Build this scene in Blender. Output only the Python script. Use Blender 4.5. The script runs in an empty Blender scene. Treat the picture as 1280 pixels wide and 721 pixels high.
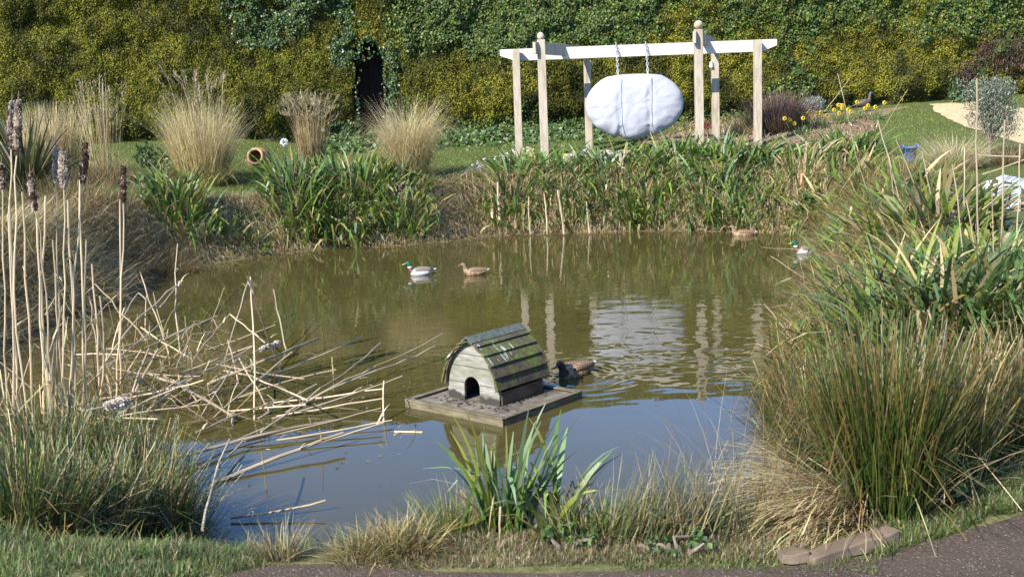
import bpy, bmesh, math, random
import numpy as np
from mathutils import Vector, Matrix
PI = math.pi
R_ = math.radians
random.seed(7)
RNG = np.random.default_rng(11)
C = bpy.context.scene.collection
scene = bpy.context.scene

# ------------------------------------------------------------------ camera, sky, sun, exposure
CAM_H, FPX, PITCH, ROLL = 2.5, 1400.0, math.atan(230 / 1400), R_(2.2)
Fv = np.array([0, math.cos(PITCH), -math.sin(PITCH)])
U0 = np.array([0, math.sin(PITCH), math.cos(PITCH)])
R0 = np.array([1.0, 0, 0])
Uv = U0 * math.cos(ROLL) + R0 * math.sin(ROLL)
Rv = R0 * math.cos(ROLL) - U0 * math.sin(ROLL)
CAM = np.array([0, 0, CAM_H])
cd = bpy.data.cameras.new('camera')
cam = bpy.data.objects.new('camera', cd)
C.objects.link(cam)
cd.sensor_width = 36
cd.lens = 36 * FPX / 1280
cd.clip_start, cd.clip_end = 0.05, 3000
M = Matrix.Identity(4)
for i in range(3):
    M[i][0], M[i][1], M[i][2], M[i][3] = Rv[i], Uv[i], -Fv[i], CAM[i]
cam.matrix_world = M
scene.camera = cam
cd.dof.use_dof = True
cd.dof.focus_distance = 15.0
cd.dof.aperture_fstop = 9.0

SUN_EL, SUN_AZ = R_(36), R_(221)          # azimuth clockwise from +Y (away from the camera)
sunvec = np.array([math.sin(SUN_AZ) * math.cos(SUN_EL), math.cos(SUN_AZ) * math.cos(SUN_EL), math.sin(SUN_EL)])
w = bpy.data.worlds.new('World')
scene.world = w
w.use_nodes = True
nt = w.node_tree
sky = nt.nodes.new('ShaderNodeTexSky')
sky.sky_type = 'NISHITA'
sky.sun_disc = False
sky.sun_elevation = SUN_EL
sky.sun_rotation = SUN_AZ
sky.air_density, sky.dust_density, sky.ozone_density = 0.85, 0.05, 8.0
bg = nt.nodes['Background']
bg.inputs[1].default_value = 0.15
nt.links.new(sky.outputs[0], bg.inputs[0])
sl = bpy.data.lights.new('sun', 'SUN')
sl.energy = 4.5
sl.angle = R_(0.53)
sl.color = (1, 0.95, 0.86)
so = bpy.data.objects.new('sun', sl)
C.objects.link(so)
so.rotation_euler = Vector(sunvec).to_track_quat('Z', 'Y').to_euler()
so.location = (-20, -20, 30)
scene.view_settings.view_transform = 'Standard'
scene.view_settings.look = 'None'
scene.view_settings.gamma = 1
scene.view_settings.exposure = 1.3
scene.render.engine = 'CYCLES'
scene.cycles.max_bounces = 6
scene.cycles.transparent_max_bounces = 8

# ------------------------------------------------------------------ photo geometry helpers
def ray(u, v):
    d = Fv + Rv * ((u - 640) / FPX) + Uv * ((360.5 - v) / FPX)
    return d
def P(u, v, z=0.0):                      # point of the pixel's ray at height z
    d = ray(u, v)
    return CAM + d * ((z - CAM_H) / d[2])
def D(u, v, y):                          # point of the pixel's ray at world depth y
    d = ray(u, v)
    return CAM + d * (y / d[1])
def proj(p):
    q = np.asarray(p) - CAM
    zc = q @ Fv
    return 640 + FPX * (q @ Rv) / zc, 360.5 - FPX * (q @ Uv) / zc

# value noise
_lat = np.random.default_rng(5).random((8, 256, 256))
def vn(x, y, s=1.0, k=0):
    x = np.asarray(x, float) * s + 1000.3; y = np.asarray(y, float) * s + 1000.7
    xi = np.floor(x).astype(int); yi = np.floor(y).astype(int)
    fx = x - xi; fy = y - yi
    fx = fx * fx * (3 - 2 * fx); fy = fy * fy * (3 - 2 * fy)
    L = _lat[k % 8]
    a = L[xi % 256, yi % 256]; b = L[(xi + 1) % 256, yi % 256]
    c = L[xi % 256, (yi + 1) % 256]; d = L[(xi + 1) % 256, (yi + 1) % 256]
    return (a * (1 - fx) + b * fx) * (1 - fy) + (c * (1 - fx) + d * fx) * fy
def fbm(x, y, s=1.0, k=0, o=3):
    r = 0; a = 0.5; t = 0
    for i in range(o):
        r = r + a * vn(x, y, s * 2 ** i, k + i); t += a; a *= 0.5
    return r / t

# ------------------------------------------------------------------ pond outline and terrain height
_shore_px = [(330, 698), (440, 697), (560, 680), (700, 676), (800, 668), (890, 650), (925, 600), (945, 545), (972, 450),
             (1008, 400), (1030, 340), (1030, 308), (1008, 293), (950, 289), (880, 288), (800, 288), (710, 291), (620, 293), (560, 301),
             (490, 306), (420, 309), (330, 318), (260, 328), (200, 337), (150, 362), (120, 385), (60, 400), (0, 428), (-70, 470),
             (-40, 520), (40, 545), (150, 570), (215, 620), (265, 680)]
_pp = np.array([P(u, v, 0)[:2] for u, v in _shore_px])
def _smooth(pts, n=6):
    out = []
    N = len(pts)
    for i in range(N):
        p0, p1, p2, p3 = pts[i - 1], pts[i], pts[(i + 1) % N], pts[(i + 2) % N]
        for j in range(n):
            t = j / n
            out.append(0.5 * (2 * p1 + (p2 - p0) * t + (2 * p0 - 5 * p1 + 4 * p2 - p3) * t * t + (3 * p1 - p0 - 3 * p2 + p3) * t ** 3))
    return np.array(out)
SHORE = _smooth(_pp, 5)
def sdist(x, y):
    x = np.asarray(x, float); sh = x.shape
    q = np.stack([x.ravel(), np.asarray(y, float).ravel()], 1)
    best = np.full(len(q), 1e9); ins = np.zeros(len(q), bool)
    N = len(SHORE)
    for i in range(N):
        a = SHORE[i]; b = SHORE[(i + 1) % N]
        e = b - a; w_ = q - a
        t = np.clip((w_ @ e) / (e @ e + 1e-12), 0, 1)
        d = w_ - t[:, None] * e
        best = np.minimum(best, (d * d).sum(1))
        c1 = (a[1] <= q[:, 1]); c2 = (b[1] <= q[:, 1])
        cr = e[0] * w_[:, 1] - e[1] * w_[:, 0]
        ins ^= (c1 != c2) & ((cr > 0) == (e[1] > 0))
    d = np.sqrt(best)
    return np.where(ins, -d, d).reshape(sh)
def sm(t):
    t = np.clip(t, 0, 1)
    return t * t * (3 - 2 * t)
def land(x, y):
    far = 1.12 + 0.09 * (y - 23) + 0.035 * np.clip(x, 0, 14) + 0.3 * sm((-x - 4) / 4)
    far = np.clip(far, 0.5, 2.4)
    near = 0.68 + 0 * x
    right = 0.72 + 0.35 * sm((y - 6) / 6)
    left = 0.62 + 0.45 * sm((y - 8) / 7)
    mid = np.where(x > 0, right, left)
    a = sm((y - 5.5) / 2.0)
    b = sm((y - 15) / 7.0)
    return (near * (1 - a) + mid * a) * (1 - b) + far * b
def height(x, y, sd=None):
    x = np.asarray(x, float); y = np.asarray(y, float)
    if sd is None: sd = sdist(x, y)
    wdt = np.where(y < 7.5, 1.55, 1.2)
    wdt = wdt - 0.35 * sm((y - 17) / 2)
    t = np.clip(sd / wdt, 0, 1)
    prof = 0.55 * t + 0.45 * sm(t)
    Bz = land(x, y) + 0.05 * (fbm(x, y, 0.8, 1) - 0.5) * sm((sd - 0.2) / 1)
    up = -0.06 + (Bz + 0.06) * prof
    dn = -0.06 - 0.5 * sm(-sd / 1.5)
    return np.where(sd > 0, up, dn)
def hz(x, y): return float(height(np.array([x]), np.array([y]))[0])
def G(u, v):                              # where the pixel's ray meets the ground
    d = ray(u, v)
    t = np.linspace(3, 45, 1700)
    q = CAM + d[None] * t[:, None]
    hh = np.maximum(height(q[:, 0], q[:, 1]), 0)
    k = np.argmax(q[:, 2] < hh)
    if q[k, 2] >= hh[k]: k = -1
    return q[k]

# ------------------------------------------------------------------ materials
def new_mat(name):
    m = bpy.data.materials.new(name); m.use_nodes = True
    return m, m.node_tree, m.node_tree.nodes['Principled BSDF']
def N_(t, kind, **kw):
    n = t.nodes.new(kind)
    for k, v in kw.items(): setattr(n, k, v)
    return n
def mat_leaf(name, rough=0.5, spec=0.4, trans=0.35):
    m, t, b = new_mat(name)
    a = N_(t, 'ShaderNodeAttribute', attribute_name='Col')
    b.inputs['Roughness'].default_value = rough
    b.inputs['Specular IOR Level'].default_value = spec
    t.links.new(a.outputs['Color'], b.inputs['Base Color'])
    if trans > 0:
        tr = N_(t, 'ShaderNodeBsdfTranslucent')
        mx = N_(t, 'ShaderNodeMixShader'); mx.inputs[0].default_value = trans
        t.links.new(a.outputs['Color'], tr.inputs['Color'])
        t.links.new(b.outputs[0], mx.inputs[1]); t.links.new(tr.outputs[0], mx.inputs[2])
        t.links.new(mx.outputs[0], t.nodes['Material Output'].inputs['Surface'])
    return m
def ramp(t, src, stops):
    r = N_(t, 'ShaderNodeValToRGB')
    e = r.color_ramp.elements
    while len(e) < len(stops): e.new(0.5)
    for q, (p, c) in zip(e, stops): q.position = p; q.color = (*c, 1)
    t.links.new(src, r.inputs[0])
    return r.outputs[0]
def noise(t, scale, detail=4, rough=0.55, vec=None, w=None):
    n = N_(t, 'ShaderNodeTexNoise')
    n.inputs['Scale'].default_value = scale; n.inputs['Detail'].default_value = detail; n.inputs['Roughness'].default_value = rough
    if vec is not None: t.links.new(vec, n.inputs['Vector'])
    return n.outputs[0]
def coords(t, scale=(1, 1, 1), rot=(0, 0, 0), kind='Object'):
    c = N_(t, 'ShaderNodeTexCoord'); mp = N_(t, 'ShaderNodeMapping')
    mp.inputs['Scale'].default_value = scale; mp.inputs['Rotation'].default_value = rot
    t.links.new(c.outputs[kind], mp.inputs[0])
    return mp.outputs[0]
def bump(t, b, src, dist=0.01, strength=1.0):
    n = N_(t, 'ShaderNodeBump'); n.inputs['Distance'].default_value = dist; n.inputs['Strength'].default_value = strength
    t.links.new(src, n.inputs['Height']); t.links.new(n.outputs[0], b.inputs['Normal'])
def mixc(t, f, a, b_, mode='MIX'):
    m = N_(t, 'ShaderNodeMix', data_type='RGBA', blend_type=mode)
    for s, i in ((f, 0), (a, 6), (b_, 7)):
        if isinstance(s, (int, float)): m.inputs[i].default_value = s
        elif isinstance(s, tuple): m.inputs[i].default_value = (*s, 1)
        else: t.links.new(s, m.inputs[i])
    return m.outputs[2]
def mat_noise(name, stops, scale=5, rough=0.8, spec=0.3, cscale=(1, 1, 1), detail=5, bd=0.004, kind='Object'):
    m, t, b = new_mat(name)
    v = coords(t, cscale, kind=kind)
    n = noise(t, scale, detail, 0.6, v)
    t.links.new(ramp(t, n, stops), b.inputs['Base Color'])
    b.inputs['Roughness'].default_value = rough; b.inputs['Specular IOR Level'].default_value = spec
    if bd: bump(t, b, n, bd)
    return m
LEAF = mat_leaf('leaf', 0.45, 0.45, 0.3)
STRAW = mat_leaf('straw', 0.6, 0.3, 0.35)
IVY = mat_leaf('ivy_leaf', 0.45, 0.22, 0.25)
SPRIG = mat_leaf('conifer_sprig', 0.6, 0.25, 0.2)
SOLID = mat_leaf('coloured', 0.6, 0.3, 0)
FEATHER = mat_leaf('feather', 0.55, 0.3, 0)

# ------------------------------------------------------------------ mesh builder
class MB:
    def __init__(s): s.V = []; s.Q = []; s.T = []; s.Cc = []; s.n = 0
    def add(s, V, Q=None, T=None, col=(0.5, 0.5, 0.5)):
        V = np.asarray(V, float).reshape(-1, 3)
        col = np.asarray(col, float)
        if col.ndim == 1: col = np.tile(col, (len(V), 1))
        s.V.append(V); s.Cc.append(col)
        if Q is not None and len(Q): s.Q.append(np.asarray(Q, int).reshape(-1, 4) + s.n)
        if T is not None and len(T): s.T.append(np.asarray(T, int).reshape(-1, 3) + s.n)
        s.n += len(V)
        return s
    def build(s, name, mat, parent=None, loc=None, smooth=False, bevel=0):
        V = np.concatenate(s.V); col = np.concatenate(s.Cc)
        loc = np.array([0, 0, 0.0]) if loc is None else np.asarray(loc, float)
        V = V - loc
        Q = np.concatenate(s.Q) if s.Q else np.zeros((0, 4), int)
        T = np.concatenate(s.T) if s.T else np.zeros((0, 3), int)
        me = bpy.data.meshes.new(name)
        me.vertices.add(len(V)); me.vertices.foreach_set('co', V.astype(np.float32).ravel())
        nl = Q.size + T.size
        me.loops.add(nl)
        me.loops.foreach_set('vertex_index', np.concatenate([Q.ravel(), T.ravel()]).astype(np.int32))
        me.polygons.add(len(Q) + len(T))
        ls = np.concatenate([np.arange(len(Q)) * 4, Q.size + np.arange(len(T)) * 3]).astype(np.int32)
        me.polygons.foreach_set('loop_start', ls)
        me.polygons.foreach_set('use_smooth', np.full(len(Q) + len(T), smooth))
        me.update(calc_edges=True)
        a = me.color_attributes.new('Col', 'FLOAT_COLOR', 'POINT')
        a.data.foreach_set('color', np.concatenate([col, np.ones((len(col), 1))], 1).astype(np.float32).ravel())
        me.materials.append(mat)
        o = bpy.data.objects.new(name, me); C.objects.link(o)
        if parent is not None:
            o.parent = parent
            o.location = loc
        else: o.location = loc
        if bevel:
            md = o.modifiers.new('bevel', 'BEVEL'); md.width = bevel; md.segments = 2; md.limit_method = 'ANGLE'
        return o
def tag(o, label=None, cat=None, group=None, kind=None):
    if label: o['label'] = label
    if cat: o['category'] = cat
    if group: o['group'] = group
    if kind: o['kind'] = kind
    return o
def empty(name, loc, rz=0, **kw):
    o = bpy.data.objects.new(name, None); C.objects.link(o)
    o.location = tuple(loc); o.rotation_euler = (0, 0, rz); o.empty_display_size = 0.1
    return tag(o, **kw)
def rotm(rx=0, ry=0, rz=0):
    return np.array(Matrix.Rotation(rz, 3, 'Z') @ Matrix.Rotation(ry, 3, 'Y') @ Matrix.Rotation(rx, 3, 'X'))
_BQ = [(0, 3, 2, 1), (4, 5, 6, 7), (0, 1, 5, 4), (1, 2, 6, 5), (2, 3, 7, 6), (3, 0, 4, 7)]
def box(mb, c, size, R=None, col=(0.5, 0.5, 0.5), top=1.0):
    sx, sy, sz = np.array(size) / 2
    v = np.array([(-sx, -sy, -sz), (sx, -sy, -sz), (sx, sy, -sz), (-sx, sy, -sz), (-sx * top, -sy * top, sz), (sx * top, -sy * top, sz), (sx * top, sy * top, sz), (-sx * top, sy * top, sz)])
    if R is not None: v = v @ np.asarray(R).T
    mb.add(v + np.array(c), _BQ, col=col)
def frame_of(d):
    d = d / (np.linalg.norm(d) + 1e-9)
    a = np.array([0, 0, 1.0]) if abs(d[2]) < 0.9 else np.array([1.0, 0, 0])
    s = np.cross(a, d); s /= np.linalg.norm(s)
    return d, s, np.cross(d, s)
def beam(mb, a, b, w_, h_, col=(0.5, 0.5, 0.5), up=(0, 0, 1)):
    a = np.asarray(a, float); b = np.asarray(b, float)
    d = b - a; L = np.linalg.norm(d); d /= L
    s = np.cross(d, up); s /= np.linalg.norm(s); u = np.cross(s, d)
    Rm = np.stack([s, d, u], 1)
    box(mb, (a + b) / 2, (w_, L, h_), Rm, col)
def tube(mb, pts, r, n=6, col=(0.5, 0.5, 0.5), cap=True, flat=None):
    pts = np.asarray(pts, float); k = len(pts)
    r = np.broadcast_to(np.asarray(r, float), (k,))
    V = []; s0 = None
    for i in range(k):
        d = pts[min(i + 1, k - 1)] - pts[max(i - 1, 0)]
        d, s, u = frame_of(d)
        if s0 is not None:
            s = s0 - d * (s0 @ d); s /= np.linalg.norm(s) + 1e-9; u = np.cross(d, s)
        s0 = s
        a = np.arange(n) * 2 * PI / n
        f = flat[i] if flat is not None else 1.0
        V.append(pts[i] + r[i] * (np.cos(a)[:, None] * s + f * np.sin(a)[:, None] * u))
    V = np.concatenate(V); Q = []; T = []
    for i in range(k - 1):
        for j in range(n):
            Q.append((i * n + j, i * n + (j + 1) % n, (i + 1) * n + (j + 1) % n, (i + 1) * n + j))
    if cap:
        V = np.concatenate([V, pts[:1], pts[-1:]]); c0 = k * n
        for j in range(n):
            T.append((c0, (j + 1) % n, j)); T.append((c0 + 1, (k - 1) * n + j, (k - 1) * n + (j + 1) % n))
    if np.ndim(col) == 2:
        col = np.asarray(col, float)
        cc = np.repeat(col, n, 0)
        if cap: cc = np.concatenate([cc, col[:1], col[-1:]])
        col = cc
    mb.add(V, Q, T, col)
def lathe(mb, prof, n=24, R=None, c=(0, 0, 0), col=(0.5, 0.5, 0.5), close=False):
    prof = np.asarray(prof, float); k = len(prof)
    a = np.arange(n) * 2 * PI / n
    V = np.stack([prof[:, 0:1] * np.cos(a), prof[:, 0:1] * np.sin(a), np.repeat(prof[:, 1:2], n, 1)], 2).reshape(-1, 3)
    if R is not None: V = V @ np.asarray(R).T
    Q = [(i * n + j, i * n + (j + 1) % n, (i + 1) * n + (j + 1) % n, (i + 1) * n + j) for i in range(k - 1) for j in range(n)]
    mb.add(V + np.array(c), Q, col=col)
def blob(mb, c, r, col=(0.5, 0.5, 0.5), amp=0.25, seed=0, n=10, m=7, sq=0.0):
    """an uneven stone-like lump"""
    rg = np.random.default_rng(seed)
    k = rg.normal(0, 1, (5, 3)); ph = rg.random(5) * 6
    V = []
    for i in range(m + 1):
        th = PI * i / m
        for j in range(n):
            a = 2 * PI * j / n
            d = np.array([math.sin(th) * math.cos(a), math.sin(th) * math.sin(a), math.cos(th)])
            f = 1 + amp * sum(math.sin(k[q] @ d * 1.6 + ph[q]) for q in range(5)) / 2.4
            if sq: d = np.sign(d) * np.abs(d) ** (1 - sq)
            V.append(d * f * np.array(r))
    Q = [(i * n + j, (i + 1) * n + j, (i + 1) * n + (j + 1) % n, i * n + (j + 1) % n) for i in range(m) for j in range(n)]
    mb.add(np.array(V) + np.array(c), Q, col=col)

# ------------------------------------------------------------------ vegetation generators
def jit(c, n, a=0.25, rg=RNG):
    c = np.asarray(c, float)
    return np.clip(c * (1 + rg.normal(0, a, (n, 1))) * (1 + rg.normal(0, a * 0.35, (n, 3))), 0.002, 0.9)
def pick_cols(cols, n, rg=RNG, a=0.22):
    wts = np.array([c[2] for c in cols], float); wts /= wts.sum()
    idx = rg.choice(len(cols), n, p=wts)
    f = 1 + rg.normal(0, a, (n, 1))
    b = np.array([c[0] for c in cols])[idx] * f * (1 + rg.normal(0, 0.08, (n, 3)))
    t = np.array([c[1] for c in cols])[idx] * f * (1 + rg.normal(0, 0.08, (n, 3)))
    return np.clip(b, 0.003, 0.85), np.clip(t, 0.003, 0.85)
def ribbons(mb, base, az, th0, k, L, W, cb, ct, seg=5, prof='grass', kink=0.0, tpow=1.5, twist=0.5, cpow=1.2, rg=RNG, fold=0.0, zmin=None):
    n = len(base)
    th0 = np.broadcast_to(th0, (n,)); k = np.broadcast_to(k, (n,)); L = np.broadcast_to(L, (n,)); W = np.broadcast_to(W, (n,))
    t = np.linspace(0, 1, seg + 1)
    tm = (t[1:] + t[:-1]) / 2
    th = th0[:, None] + k[:, None] * tm[None] ** tpow
    if kink > 0:
        kt = rg.uniform(0.3, 0.85, n); ka = rg.uniform(0.9, 1.9, n) * (rg.random(n) < kink)
        th = th + np.where(tm[None] > kt[:, None], ka[:, None], 0)
    dh = np.stack([np.cos(az), np.sin(az)], 1)
    wob = rg.normal(0, 0.12, (n, seg)).cumsum(1) * 0.6
    azs = az[:, None] + wob
    st = L[:, None] / seg
    dx = st * np.sin(th) * np.cos(azs); dy = st * np.sin(th) * np.sin(azs); dz = st * np.cos(th)
    pos = np.zeros((n, seg + 1, 3))
    pos[:, 1:, 0] = dx.cumsum(1); pos[:, 1:, 1] = dy.cumsum(1); pos[:, 1:, 2] = dz.cumsum(1)
    pos += base[:, None, :]
    if zmin is not None: pos[:, :, 2] = np.maximum(pos[:, :, 2], zmin)
    sa = az + PI / 2 + rg.normal(0, twist, n)
    side = np.stack([np.cos(sa), np.sin(sa), np.zeros(n)], 1)
    if prof == 'grass': wp = (1 - t ** 1.3) * 0.9 + 0.1
    elif prof == 'iris': wp = np.minimum(1, 0.75 + t) * np.clip((1 - t) * 3.2, 0.06, 1) ** 0.7
    elif prof == 'stem': wp = 1 - 0.5 * t
    else: wp = np.full(seg + 1, 1.0)
    half = 0.5 * W[:, None] * wp[None]
    left = pos - side[:, None, :] * half[:, :, None]
    right = pos + side[:, None, :] * half[:, :, None]
    V = np.stack([left, right], 2).reshape(-1, 3)
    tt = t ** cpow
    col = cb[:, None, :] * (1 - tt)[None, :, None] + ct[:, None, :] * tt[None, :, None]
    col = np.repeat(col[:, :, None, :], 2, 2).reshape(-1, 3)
    o = (np.arange(n) * (seg + 1) * 2)[:, None] + (np.arange(seg) * 2)[None]
    Q = np.stack([o, o + 1, o + 3, o + 2], 2).reshape(-1, 4)
    mb.add(V, Q, col=col)
    return pos
def clump(mb, cx, cy, n, R, L, W, cols, th=(0.05, 0.5), k=(0.3, 1.0), seg=5, prof='grass', az=None, azs=0.7, kink=0.0, tpow=1.5, twist=0.6,
          cpow=1.2, zf=None, sink=0.02, rg=RNG, ca=0.22, zmin=None):
    Rx, Ry = (R, R) if np.isscalar(R) else R
    rr = np.sqrt(rg.random(n)); a = rg.random(n) * 2 * PI
    bx = cx + Rx * rr * np.cos(a); by = cy + Ry * rr * np.sin(a)
    z = height(bx, by) if zf is None else np.full(n, zf)
    base = np.stack([bx, by, np.maximum(z, -0.1) - sink], 1)
    A = a + rg.normal(0, azs, n) if az is None else az + rg.normal(0, azs, n)
    t0 = th[0] + (th[1] - th[0]) * rr * rg.uniform(0.5, 1.2, n) + rg.normal(0, 0.05, n)
    cb, ct = pick_cols(cols, n, rg, ca)
    return ribbons(mb, base, A, t0, rg.uniform(k[0], k[1], n), rg.uniform(L[0], L[1], n), rg.uniform(W[0], W[1], n), cb, ct, seg, prof, kink, tpow, twist, cpow, rg, zmin=zmin)
def kites(mb, Pn, Nn, size, col, asp=0.8, droop=0.3, fold=0.25, rg=RNG, up=(0, 0, -1.0), spread=0.9):
    """pointed leaves lying roughly in the plane of the normals, tips hanging along `up`"""
    n = len(Pn)
    Nn = Nn / (np.linalg.norm(Nn, axis=1, keepdims=True) + 1e-9)
    d = np.array(up)[None] + rg.normal(0, spread, (n, 3))
    d = d - Nn * (d * Nn).sum(1, keepdims=True) * (1 - droop)
    d /= np.linalg.norm(d, axis=1, keepdims=True) + 1e-9
    s = np.cross(d, Nn); s /= np.linalg.norm(s, axis=1, keepdims=True) + 1e-9
    nn = np.cross(s, d)
    size = np.broadcast_to(size, (n,))[:, None]
    b = Pn - d * size * 0.45; tp = Pn + d * size * 0.55
    w_ = size * asp * 0.5
    l = Pn - d * size * 0.1 - s * w_ + nn * size * fold * 0.4
    r = Pn - d * size * 0.1 + s * w_ + nn * size * fold * 0.4
    V = np.stack([b, l, tp, r], 1).reshape(-1, 3)
    o = np.arange(n)[:, None] * 4
    T = np.concatenate([o + np.array([[0, 2, 1]]), o + np.array([[0, 3, 2]])])
    mb.add(V, T=T, col=np.repeat(col, 4, 0))

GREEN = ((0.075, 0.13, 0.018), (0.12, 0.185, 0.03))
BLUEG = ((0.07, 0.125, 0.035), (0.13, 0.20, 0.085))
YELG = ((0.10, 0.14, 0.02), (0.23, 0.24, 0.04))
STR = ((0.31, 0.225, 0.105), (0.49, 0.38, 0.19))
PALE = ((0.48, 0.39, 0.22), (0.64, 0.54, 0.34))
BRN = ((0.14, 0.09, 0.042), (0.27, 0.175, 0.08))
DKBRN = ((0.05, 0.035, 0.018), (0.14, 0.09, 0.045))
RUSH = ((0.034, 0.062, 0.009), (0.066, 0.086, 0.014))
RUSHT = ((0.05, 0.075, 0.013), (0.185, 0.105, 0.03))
GOLD = ((0.40, 0.31, 0.085), (0.66, 0.53, 0.25))
def cw(c, w_): return (c[0], c[1], w_)
IRISC = [cw(GREEN, 4), cw(BLUEG, 2.2), cw(YELG, 2.2), cw(STR, 0.7), cw(BRN, 0.3)]

# ================================================================== SETTING
def grid_axis(lo, hi, step, far):
    core = np.arange(lo, hi + 1e-6, step)
    ext = step * np.cumsum(1.35 ** np.arange(1, 40)); ext = ext[ext < far]
    return np.concatenate([lo - ext[::-1], core, hi + ext])
def ground_material():
    m, t, b = new_mat('ground_soil_and_turf')
    v = coords(t, kind='Object')
    n1 = noise(t, 0.9, 5, 0.6, v); n2 = noise(t, 14, 5, 0.65, v); n3 = noise(t, 60, 3, 0.6, v)
    turf = ramp(t, n2, [(0.3, (0.045, 0.06, 0.018)), (0.5, (0.075, 0.095, 0.026)), (0.72, (0.13, 0.13, 0.05))])
    soil = ramp(t, n2, [(0.3, (0.15, 0.108, 0.06)), (0.7, (0.36, 0.27, 0.155))])
    a = N_(t, 'ShaderNodeAttribute', attribute_name='Col')     # red channel: how bare the soil is
    sp = N_(t, 'ShaderNodeSeparateColor'); t.links.new(a.outputs['Color'], sp.inputs[0])
    ad = N_(t, 'ShaderNodeMath', operation='MULTIPLY_ADD'); t.links.new(n1, ad.inputs[0]); ad.inputs[1].default_value = 0.6; ad.inputs[2].default_value = -0.3
    sm_ = N_(t, 'ShaderNodeMath', operation='ADD', use_clamp=True); t.links.new(ad.outputs[0], sm_.inputs[0]); t.links.new(sp.outputs[0], sm_.inputs[1])
    t.links.new(mixc(t, sm_.outputs[0], turf, soil), b.inputs['Base Color'])
    b.inputs['Roughness'].default_value = 0.95; b.inputs['Specular IOR Level'].default_value = 0.1
    bump(t, b, n3, 0.01)
    return m
gx = grid_axis(-21, 21, 0.16, 900); gy = grid_axis(1.5, 35, 0.16, 900)
X, Y = np.meshgrid(gx, gy)
SD = sdist(X, Y)
Z = height(X, Y, SD)
nx, ny = len(gx), len(gy)
ii = (np.arange(ny - 1)[:, None] * nx + np.arange(nx - 1)[None]).ravel()
bare = sm((1.9 - SD) / 1.0) * 1.0
bare = np.maximum(bare, sm((5.5 - Y) / 0.8) * 0.25)
mb = MB().add(np.stack([X.ravel(), Y.ravel(), Z.ravel()], 1), np.stack([ii, ii + 1, ii + nx + 1, ii + nx], 1), col=np.repeat(bare.reshape(-1, 1), 3, 1))
tag(mb.build('ground', ground_material(), smooth=True), kind='structure')

def patch(name, poly, mat, dz=0.008, step=0.12, wob=0.12, seed=3):
    """a sheet that follows the ground a few mm above it, cut to a wobbly outline"""
    poly = np.asarray(poly, float)
    lo = poly.min(0) - step; hi = poly.max(0) + step
    xs = np.arange(lo[0], hi[0], step); ys = np.arange(lo[1], hi[1], step)
    bm = bmesh.new()
    pts = []
    for i in range(len(poly)):
        a = poly[i]; b = poly[(i + 1) % len(poly)]
        k = max(2, int(np.linalg.norm(b - a) / step))
        for j in range(k):
            p = a + (b - a) * j / k
            pts.append(p + wob * (np.array([fbm(p[0], p[1], 1.7, seed), fbm(p[0] + 50, p[1], 1.7, seed)]) - 0.5))
    pts = np.array(pts)
    f = bm.faces.new([bm.verts.new((p[0], p[1], 0)) for p in pts])
    for x in xs: bmesh.ops.bisect_plane(bm, geom=bm.verts[:] + bm.edges[:] + bm.faces[:], plane_co=(x, 0, 0), plane_no=(1, 0, 0))
    for y in ys: bmesh.ops.bisect_plane(bm, geom=bm.verts[:] + bm.edges[:] + bm.faces[:], plane_co=(0, y, 0), plane_no=(0, 1, 0))
    bmesh.ops.triangulate(bm, faces=bm.faces[:])
    co = np.array([v.co[:2] for v in bm.verts])
    zz = height(co[:, 0], co[:, 1])
    for v, z in zip(bm.verts, zz): v.co.z = z + dz
    bmesh.ops.recalc_face_normals(bm, faces=bm.faces[:])
    me = bpy.data.meshes.new(name); bm.to_mesh(me); bm.free()
    if len(me.polygons) and me.polygons[0].normal.z < 0: me.flip_normals()
    me.materials.append(mat)
    o = bpy.data.objects.new(name, me); C.objects.link(o)
    return tag(o, kind='structure')
def path_material():
    m, t, b = new_mat('trodden_path')
    v = coords(t)
    n1 = noise(t, 3, 5, 0.6, v); n2 = noise(t, 90, 3, 0.7, v); n3 = noise(t, 22, 4, 0.6, v)
    base = ramp(t, n1, [(0.3, (0.058, 0.041, 0.028)), (0.7, (0.112, 0.082, 0.058))])
    vo = N_(t, 'ShaderNodeTexVoronoi'); vo.inputs['Scale'].default_value = 95; t.links.new(v, vo.inputs['Vector'])
    chip = ramp(t, vo.outputs['Color'], [(0.72, (0, 0, 0)), (0.78, (0.8, 0.8, 0.8))])
    dist = ramp(t, vo.outputs['Distance'], [(0.25, (1, 1, 1)), (0.4, (0, 0, 0))])
    ms = mixc(t, 1.0, chip, dist, 'MULTIPLY')
    c2 = mixc(t, ms, mixc(t, 0.5, base, ramp(t, n2, [(0.3, (0.03, 0.022, 0.016)), (0.7, (0.145, 0.108, 0.08))])), (0.36, 0.31, 0.25))
    t.links.new(c2, b.inputs['Base Color'])
    b.inputs['Roughness'].default_value = 0.95; b.inputs['Specular IOR Level'].default_value = 0.15
    ad = N_(t, 'ShaderNodeMath', operation='ADD'); t.links.new(n2, ad.inputs[0]); t.links.new(n3, ad.inputs[1])
    bump(t, b, ad.outputs[0], 0.012)
    return m
PATHM = path_material()
def gp(u, v): return G(u, v)[:2]
def zp(u, v, z=0.68): return P(u, v, z)[:2]
patch('path', [zp(-300, 760), zp(100, 745), zp(270, 724), zp(330, 709), zp(440, 711), zp(560, 717), zp(680, 720), zp(830, 719), zp(980, 713), zp(1060, 705), zp(1130, 690), zp(1200, 664),
               zp(1290, 636), zp(1420, 590), (6, 6.4), (9, 5.5), (9, 1.6), (-7, 1.6), (-7, 2.9)], PATHM, 0.008, 0.15, 0.10)
SAND = mat_noise('straw_coloured_path', [(0.3, (0.34, 0.25, 0.13)), (0.7, (0.52, 0.42, 0.26))], 9, 0.95, 0.1, bd=0.01)
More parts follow.
